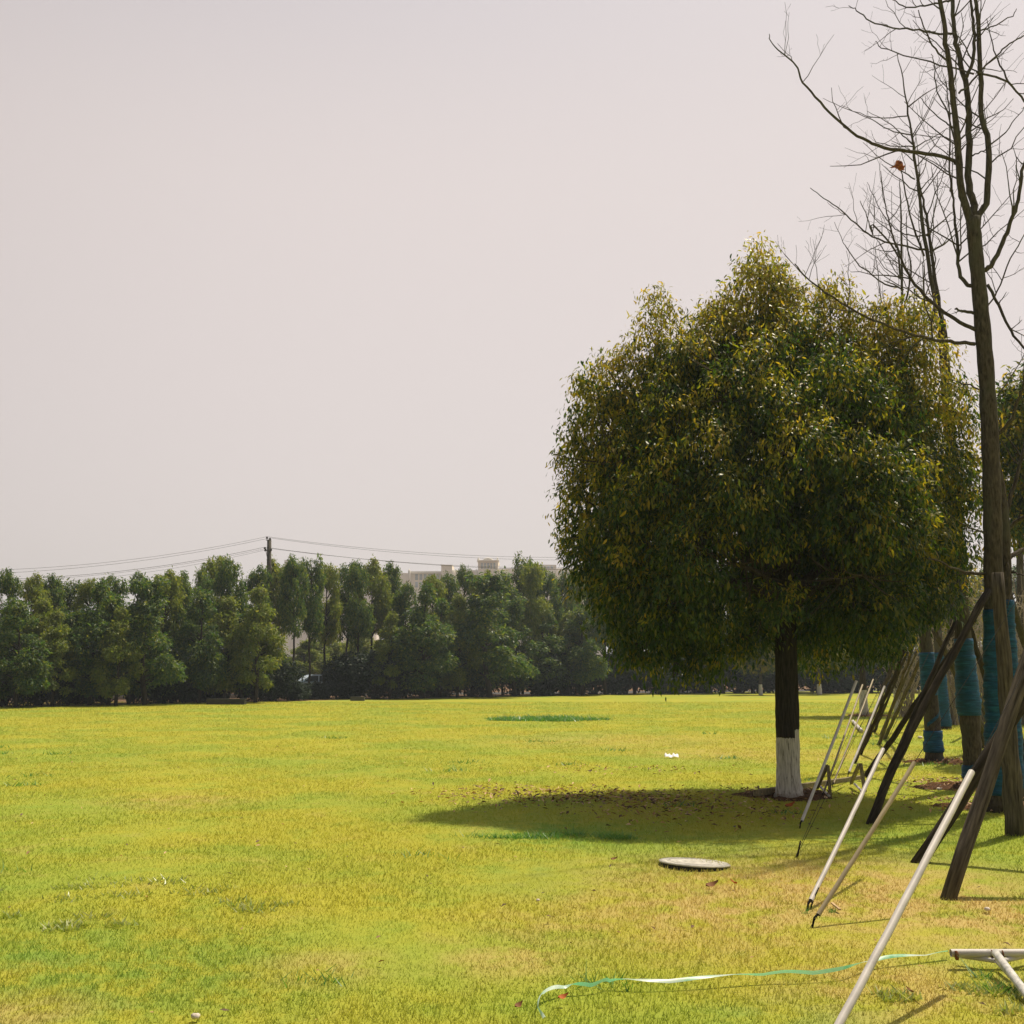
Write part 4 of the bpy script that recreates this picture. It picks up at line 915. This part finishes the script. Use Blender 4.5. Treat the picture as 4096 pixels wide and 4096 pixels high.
for k in range(n):
    u = k / (n - 1) - .5
    for w_, zz in ((-.05, .0), (0, .05 * (1 + .4 * math.sin(k * 2))), (.06, .01)): V.append([q[0] + u * L, q[1] + w_ * (1 + .3 * math.sin(k * 1.7)), q[2] + zz + .01 * math.sin(k)])
m.add(V, [[3 * k + a, 3 * k + a + 3, 3 * k + a + 4, 3 * k + a + 1] for k in range(n - 1) for a in (0, 1)]); tag(m.build('paper_scrap', M_paper, origin=tuple(q)), 'crumpled white paper scrap on the sunlit lawn above the shadow', 'litter')
M_chip = simple('wood_chip', (.5, .36, .2), .8, .2)
root = thing('wood_chip_piece', 'pale wood chip beside the foot of the white sleeve', 'wood chip', P(3345, 3625)); g = MB(); a, b_ = P(3328, 3612, .03), P(3360, 3638, .02); d = unit(b_ - a); x = unit(np.cross(d, [0, 0, 1.])); g.box((a + b_) / 2, (.016, np.linalg.norm(b_ - a), .01), np.stack([x, d, np.cross(x, d)], -1)); g.build('chip', M_chip, root, smooth=False)

# ------------------------------------------------------------------ behind the trees: fence, curb, car, pole, wires, buildings
M_fence = simple('dark_fence_metal', (.04, .05, .05), .6, .3)
def fenceline(px0, px1, dd, label):
    a, b = at(px0, 2700, treeline_D(px0) + dd), at(px1, 2700, treeline_D(px1) + dd); a[2] = b[2] = 0
    root = thing('rail_fence', label, 'fence', a); L = np.linalg.norm(b - a); n = int(L / 2.2); d = unit(b - a)
    g = MB()
    for z in (.25, .8, 1.35): g.tube(np.array([a + [0, 0, z], b + [0, 0, z]]), .03, 6)
    for k in range(int(L / .25)): g.tube(np.array([a + d * k * .25 + [0, 0, .25], a + d * k * .25 + [0, 0, 1.35]]), .012, 4, cap=False)
    g.build('rails', M_fence, root)
    g = MB()
    for k in range(n + 1): g.tube(np.array([a + d * L * k / n, a + d * L * k / n + [0, 0, 1.5]]), .05, 6)
    g.build('posts', M_fence, root)
    g = MB(); w = unit(np.cross(d, [0, 0, 1.])); g.box((a + b) / 2 + [0, 0, .1], (.25, L, .2), np.stack([w, d, np.array([0, 0, 1.])], -1)); g.build('kerb_wall', simple('kerb_concrete', (.3, .29, .27)), root, smooth=False)
fenceline(-700, 1150, 13, 'dark railing fence glimpsed through the wood on the left')
a, b_ = P(835, 2803), P(985, 2803); root = thing('low_planter', 'low dark timber planter before the front row of the wood', 'planter', a)
g = MB(); Dm = treeline_D(900) + .6; a = at(835, 2700, Dm); b_ = at(985, 2700, Dm); g.box([(a[0] + b_[0]) / 2, Dm, .12], (b_[0] - a[0], .4, .24)); g.box([(a[0] + b_[0]) / 2, Dm, .26], (b_[0] - a[0] + .06, .46, .04)); g.build('box', simple('dark_timber', (.03, .03, .025)), root, smooth=False)
Dm = treeline_D(1432) + 1; a, b_ = at(1405, 2700, Dm), at(1460, 2700, Dm); root = thing('kerb_block', 'dark stone block lying at the edge of the wood', 'block', (a[0], Dm, 0)); g = MB(); g.box([(a[0] + b_[0]) / 2, Dm, .12], (b_[0] - a[0], .35, .22)); g.build('block', simple('dark_stone', (.06, .06, .05)), root, smooth=False)
# road beyond the fence
Mroad = simple('asphalt', (.06, .06, .06), .9, .2)
a, b_ = at(-900, 2700, 62.), at(4300, 2700, 108.); a[2] = b_[2] = .004; d = unit(b_ - a); w = np.array([-d[1], d[0], 0]); g = MB(); g.add([a, b_, b_ + w * 7, a + w * 7], [[0, 1, 2, 3]])
kind(g.build('road', Mroad), 'structure')
# parked car
def road_pt(px, off):
    r0 = ray(px, 2690); # intersect with road centre line
    A = np.array([[r0[0] / r0[1], -d[0]], [1, -d[1]]]); s_ = a + w * off; Dd, tt = np.linalg.solve(A, s_[:2]); return np.array([r0[0] / r0[1] * Dd, Dd, .004])
cp = road_pt(1262, 2.0); ang = math.atan2(d[1], d[0]); Rm = np.array(Matrix.Rotation(ang, 3, 'Z'))
root = thing('parked_car', 'pale blue car glimpsed through the gap in the wood', 'car', cp)
def prism(poly, y0, y1, sc0=1, sc1=1):
    p = np.array(poly, float); n = len(p); V = []
    for y, s_ in ((y0, sc0), (y1, sc1)): V += [[x, y, z] for x, z in p]
    V = np.array(V) @ Rm.T + cp; m = MB(); 
    m.add(V, [[i, (i + 1) % n, n + (i + 1) % n, n + i] for i in range(n)])
    for o_ in (0, n):
        idx = list(range(o_, o_ + n)); c0 = V[idx].mean(0); m.v.append(np.array([c0])); ci = m.n; m.n += 1; m.f.setdefault(3, []).append(np.array([[ci, idx[i], idx[(i + 1) % n]] for i in range(n)]))
    return m
M_car = simple('car_paint', (.42, .55, .66), .25, .6, .03); M_gl = simple('car_glass', (.03, .05, .06), .05, .9, .05); M_ty = simple('tyre_rubber', (.02, .02, .02), .8)
prism([(-2.2, .35), (-2.25, .6), (-2.1, .85), (-1.2, .93), (1.5, .95), (2.15, .85), (2.2, .55), (2.1, .3), (1.7, .3), (1.55, .55), (1.2, .6), (.9, .5), (.85, .3), (-1.0, .3), (-1.1, .52), (-1.4, .62), (-1.7, .5), (-1.8, .3)], -.85, .85).build('body', M_car, root, smooth=False)
prism([(-1.25, .93), (-.55, 1.40), (-.3, 1.45), (.75, 1.45), (1.05, 1.38), (1.55, .95)], -.72, .72).build('cabin', M_car, root, smooth=False)
for s_ in (-1, 1):
    prism([(-1.0, .97), (-.5, 1.34), (.02, 1.37), (.02, .97)], .722 * s_, .735 * s_).build('window', M_gl, root, smooth=False)
    prism([(.1, .97), (.1, 1.37), (.8, 1.36), (1.25, .97)], .722 * s_, .735 * s_).build('window', M_gl, root, smooth=False)
    for x_ in (-1.4, 1.2):
        g = MB(); c0 = Rm @ np.array([x_, .74 * s_, .32]) + cp; ax = Rm @ np.array([0, .1, 0]); g.tube(np.array([c0 - ax, c0 + ax]), .31, 18); wh = g.build('wheel', M_ty, root)
        g = MB(); g.tube(np.array([c0 + ax * s_ * 1.02, c0 + ax * s_ * 1.08]), .19, 14); g.build('rim', simple('rim_metal', (.5, .5, .5), .3, .5, .1, 6, .8), None, origin=root.location).parent = wh; wh.children[0].location = (0, 0, 0)

# utility pole
M_pc = simple('pole_concrete', (.09, .08, .065), .85, .2)
pb = at(1075, 2700, 67.5); pb[2] = 0; PT = at(1077, 2162, 67.5)
root = thing('utility_pole', 'dark utility pole rising above the wood left of centre', 'utility pole', pb)
g = MB(); g.tube(np.linspace(pb, PT, 6), np.linspace(.20, .135, 6), 12); g.build('pole', M_pc, root)
att = []
def arm(y, x0, x1, nm):
    g = MB(); a_, b2 = at(1077 + x0, y, 67.3), at(1077 + x1, y, 67.3); g.tube(np.array([a_, b2]), .03, 6); g.build(nm, M_pc, root)
arm(2160, -13, 8, 'crossarm'); arm(2203, -20, 8, 'crossarm')
g = MB(); g.tube(np.array([at(1064, 2205, 67.2), at(1068, 2225, 67.2), at(1072, 2232, 67.3)]), .02, 5); g.build('bracket', M_pc, root)
for x_, y_ in ((1068, 2151), (1080, 2156), (1059, 2193), (1084, 2199), (1062, 2199)):
    g = MB(); c0 = at(x_, y_ + 5, 67.3); g.tube(np.array([c0, c0 + [0, 0, .05], c0 + [0, 0, .1], c0 + [0, 0, .15]]), [.03, .075, .05, .07], 8); g.build('insulator', simple('porcelain_dark', (.05, .045, .04), .3, .5), root); att.append(c0 + [0, 0, .15])
M_cable = simple('cable', (.05, .045, .035), .7)
def cable(p, endpx, midpx, thick, lb):
    """hangs between the pole and the next pole off the picture or hidden"""
    e = at(*endpx); mtarget = at(*midpx); u = (mtarget[0] - p[0]) / (e[0] - p[0]); sag = (p[2] + (e[2] - p[2]) * u - at(midpx[0], midpx[1], p[1] + (e[1] - p[1]) * u)[2]) / (4 * u * (1 - u))
    tt = np.linspace(0, 1, 40)[:, None]; pts = p + (e - p) * tt - np.array([0, 0, 1.0]) * sag * 4 * tt * (1 - tt); g = MB(); g.tube(pts, thick * .62, 4, cap=False)
    tag(g.build('overhead_cable', M_cable, origin=tuple(p)), lb, 'cable', 'cables on the utility pole')
cable(att[0], (-1000, 2240, 62), (0, 2279, 64), .013, 'uppermost cable running left from the utility pole')
cable(att[1], (-1000, 2262, 62), (0, 2292, 64), .013, 'second highest cable running left from the utility pole')
cable(att[2], (-1000, 2260, 62), (200, 2307, 64), .017, 'thicker middle cable running left from the utility pole')
cable(att[4], (-1000, 2275, 62), (350, 2300, 64), .011, 'second lowest cable running left from the utility pole')
cable(att[3], (-1000, 2285, 62), (450, 2302, 64), .011, 'lowest cable running left from the utility pole')
cable(att[0], (3300, 2160, 72), (1900, 2222, 70), .013, 'uppermost cable running right from the utility pole')
cable(att[1], (3300, 2170, 72), (1900, 2231, 70), .013, 'second highest cable running right from the utility pole')
cable(att[3], (3300, 2200, 72), (1600, 2247, 70), .011, 'thin third cable running right from the utility pole')
cable(att[2], (3300, 2215, 72), (1750, 2260, 70), .018, 'thick lowest cable running right from the utility pole')

# hazy buildings
BD = 420.0
M_bw = simple('pale_render_wall', (.86, .80, .70), .85, .2, .06, .2); M_bg = simple('pale_window_glass', (.42, .48, .54), .3, .5, .1, .5); M_bt = simple('pale_trim', (.84, .80, .70), .85, .2, .05, .3)
def block(root, px0, px1, top, D, dep=14, nm='wall', bot=0, mat=None):
    a_, b2 = at(px0, top, D), at(px1, top, D); g = MB(); g.box([(a_[0] + b2[0]) / 2, D + dep / 2, (a_[2] + bot) / 2], (b2[0] - a_[0], dep, a_[2] - bot)); return g.build(nm, mat or M_bw, root, smooth=False)
def wins(root, px0, px1, y0, y1, n, D, parent):
    for k in range(n):
        xa = px0 + (px1 - px0) * (k + .2) / n; xb = px0 + (px1 - px0) * (k + .8) / n; A_, B_ = at(xa, y0, D), at(xb, y1, D); g = MB(); g.box([(A_[0] + B_[0]) / 2, D - .03, (A_[2] + B_[2]) / 2], (B_[0] - A_[0], .2, A_[2] - B_[2])); w_ = g.build('window', M_bg, None, origin=root.location); w_.location = (0, 0, 0); w_.parent = parent
b0 = at(1920, 2700, BD); b0[2] = 0
root = thing('tower_building', 'hazy pale palace-like building with a crested central tower behind the wood', 'building', b0)
w1 = block(root, 1560, 1640, 2292, BD); w2 = block(root, 1640, 1765, 2290, BD + 4); w3 = block(root, 1765, 1808, 2260, BD - 2); w4 = block(root, 1808, 1912, 2281, BD); tw = block(root, 1912, 1992, 2240, BD - 4, 18, 'tower'); w5 = block(root, 1992, 2135, 2275, BD); w6 = block(root, 2135, 2225, 2259, BD - 2); w7 = block(root, 2225, 2420, 2274, BD)
wins(root, 1658, 1760, 2297, 2320, 6, BD + 4, w2); wins(root, 1658, 1760, 2328, 2350, 6, BD + 4, w2); wins(root, 1982, 2025, 2302, 2318, 4, BD, w5); wins(root, 1922, 1984, 2252, 2275, 5, BD - 4, tw); wins(root, 2145, 2215, 2265, 2275, 5, BD - 2, w6); wins(root, 2135, 2220, 2300, 2318, 6, BD - 2, w6)
wins(root, 2230, 2330, 2285, 2300, 7, BD, w7)
block(root, 1638, 1768, 2285, BD + 2, 18, 'cornice', at(1700, 2291, BD)[2], M_bt); block(root, 1908, 1996, 2243, BD - 6, 22, 'cornice', at(1900, 2247, BD)[2], M_bt); block(root, 1763, 1810, 2259, BD - 3, 16, 'cornice', at(1800, 2263, BD)[2], M_bt)
for x_ in (1914, 1990): 
    g = MB(); c0 = at(x_, 2243, BD - 4); g.tube(np.array([c0, c0 + [0, 0, .5], c0 + [0, 0, .9], c0 + [0, 0, 1.5]]), [.45, .45, .3, .05], 8); g.build('finial', M_bt, root)
for x_ in (1637, 1812, 1905, 2130):
    g = MB(); c0 = at(x_, 2284, BD - 1); g.tube(np.array([c0 + [0, 0, -6], c0, c0 + [0, 0, .9]]), [.5, .5, .05], 8); g.build('finial', M_bt, root)
g = MB(); c0 = at(1952, 2243, BD - 5); g.tube(np.array([c0 + [-2.2, 0, 0], c0 + [-1.2, 0, .35], c0 + [0, 0, .5], c0 + [1.2, 0, .35], c0 + [2.2, 0, 0]]), [.2, .6, .8, .6, .2], 8); g.build('crest', M_bt, root)
b0 = at(1150, 2700, 470.); b0[2] = 0; root = thing('apartment_block', 'faint hazy block with a small roof turret behind the utility pole', 'building', b0)
block(root, 1020, 1330, 2298, 470.); block(root, 1138, 1158, 2240, 468., 10, 'turret'); block(root, 1128, 1170, 2278, 469., 12, 'wall')
w_ = block(root, 1330, 1510, 2275, 468.); wins(root, 1335, 1505, 2290, 2310, 9, 468., w_); wins(root, 1335, 1505, 2330, 2350, 9, 468., w_); block(root, 1488, 1505, 2236, 466., 8, 'turret')

# ------------------------------------------------------------------ haze
t = NT('haze_air'); pv = t.n('ShaderNodeVolumePrincipled'); pv.inputs['Color'].default_value = (.80, .91, 1.0, 1); pv.inputs['Density'].default_value = .00065; pv.inputs['Anisotropy'].default_value = .35
t.l(pv.outputs[0], t.out.inputs['Volume'])
g = MB(); g.box((0, 760, 29.5), (3040, 2140, 61)); hz = g.build('haze', t.m, smooth=False); hz['kind'] = 'stuff'
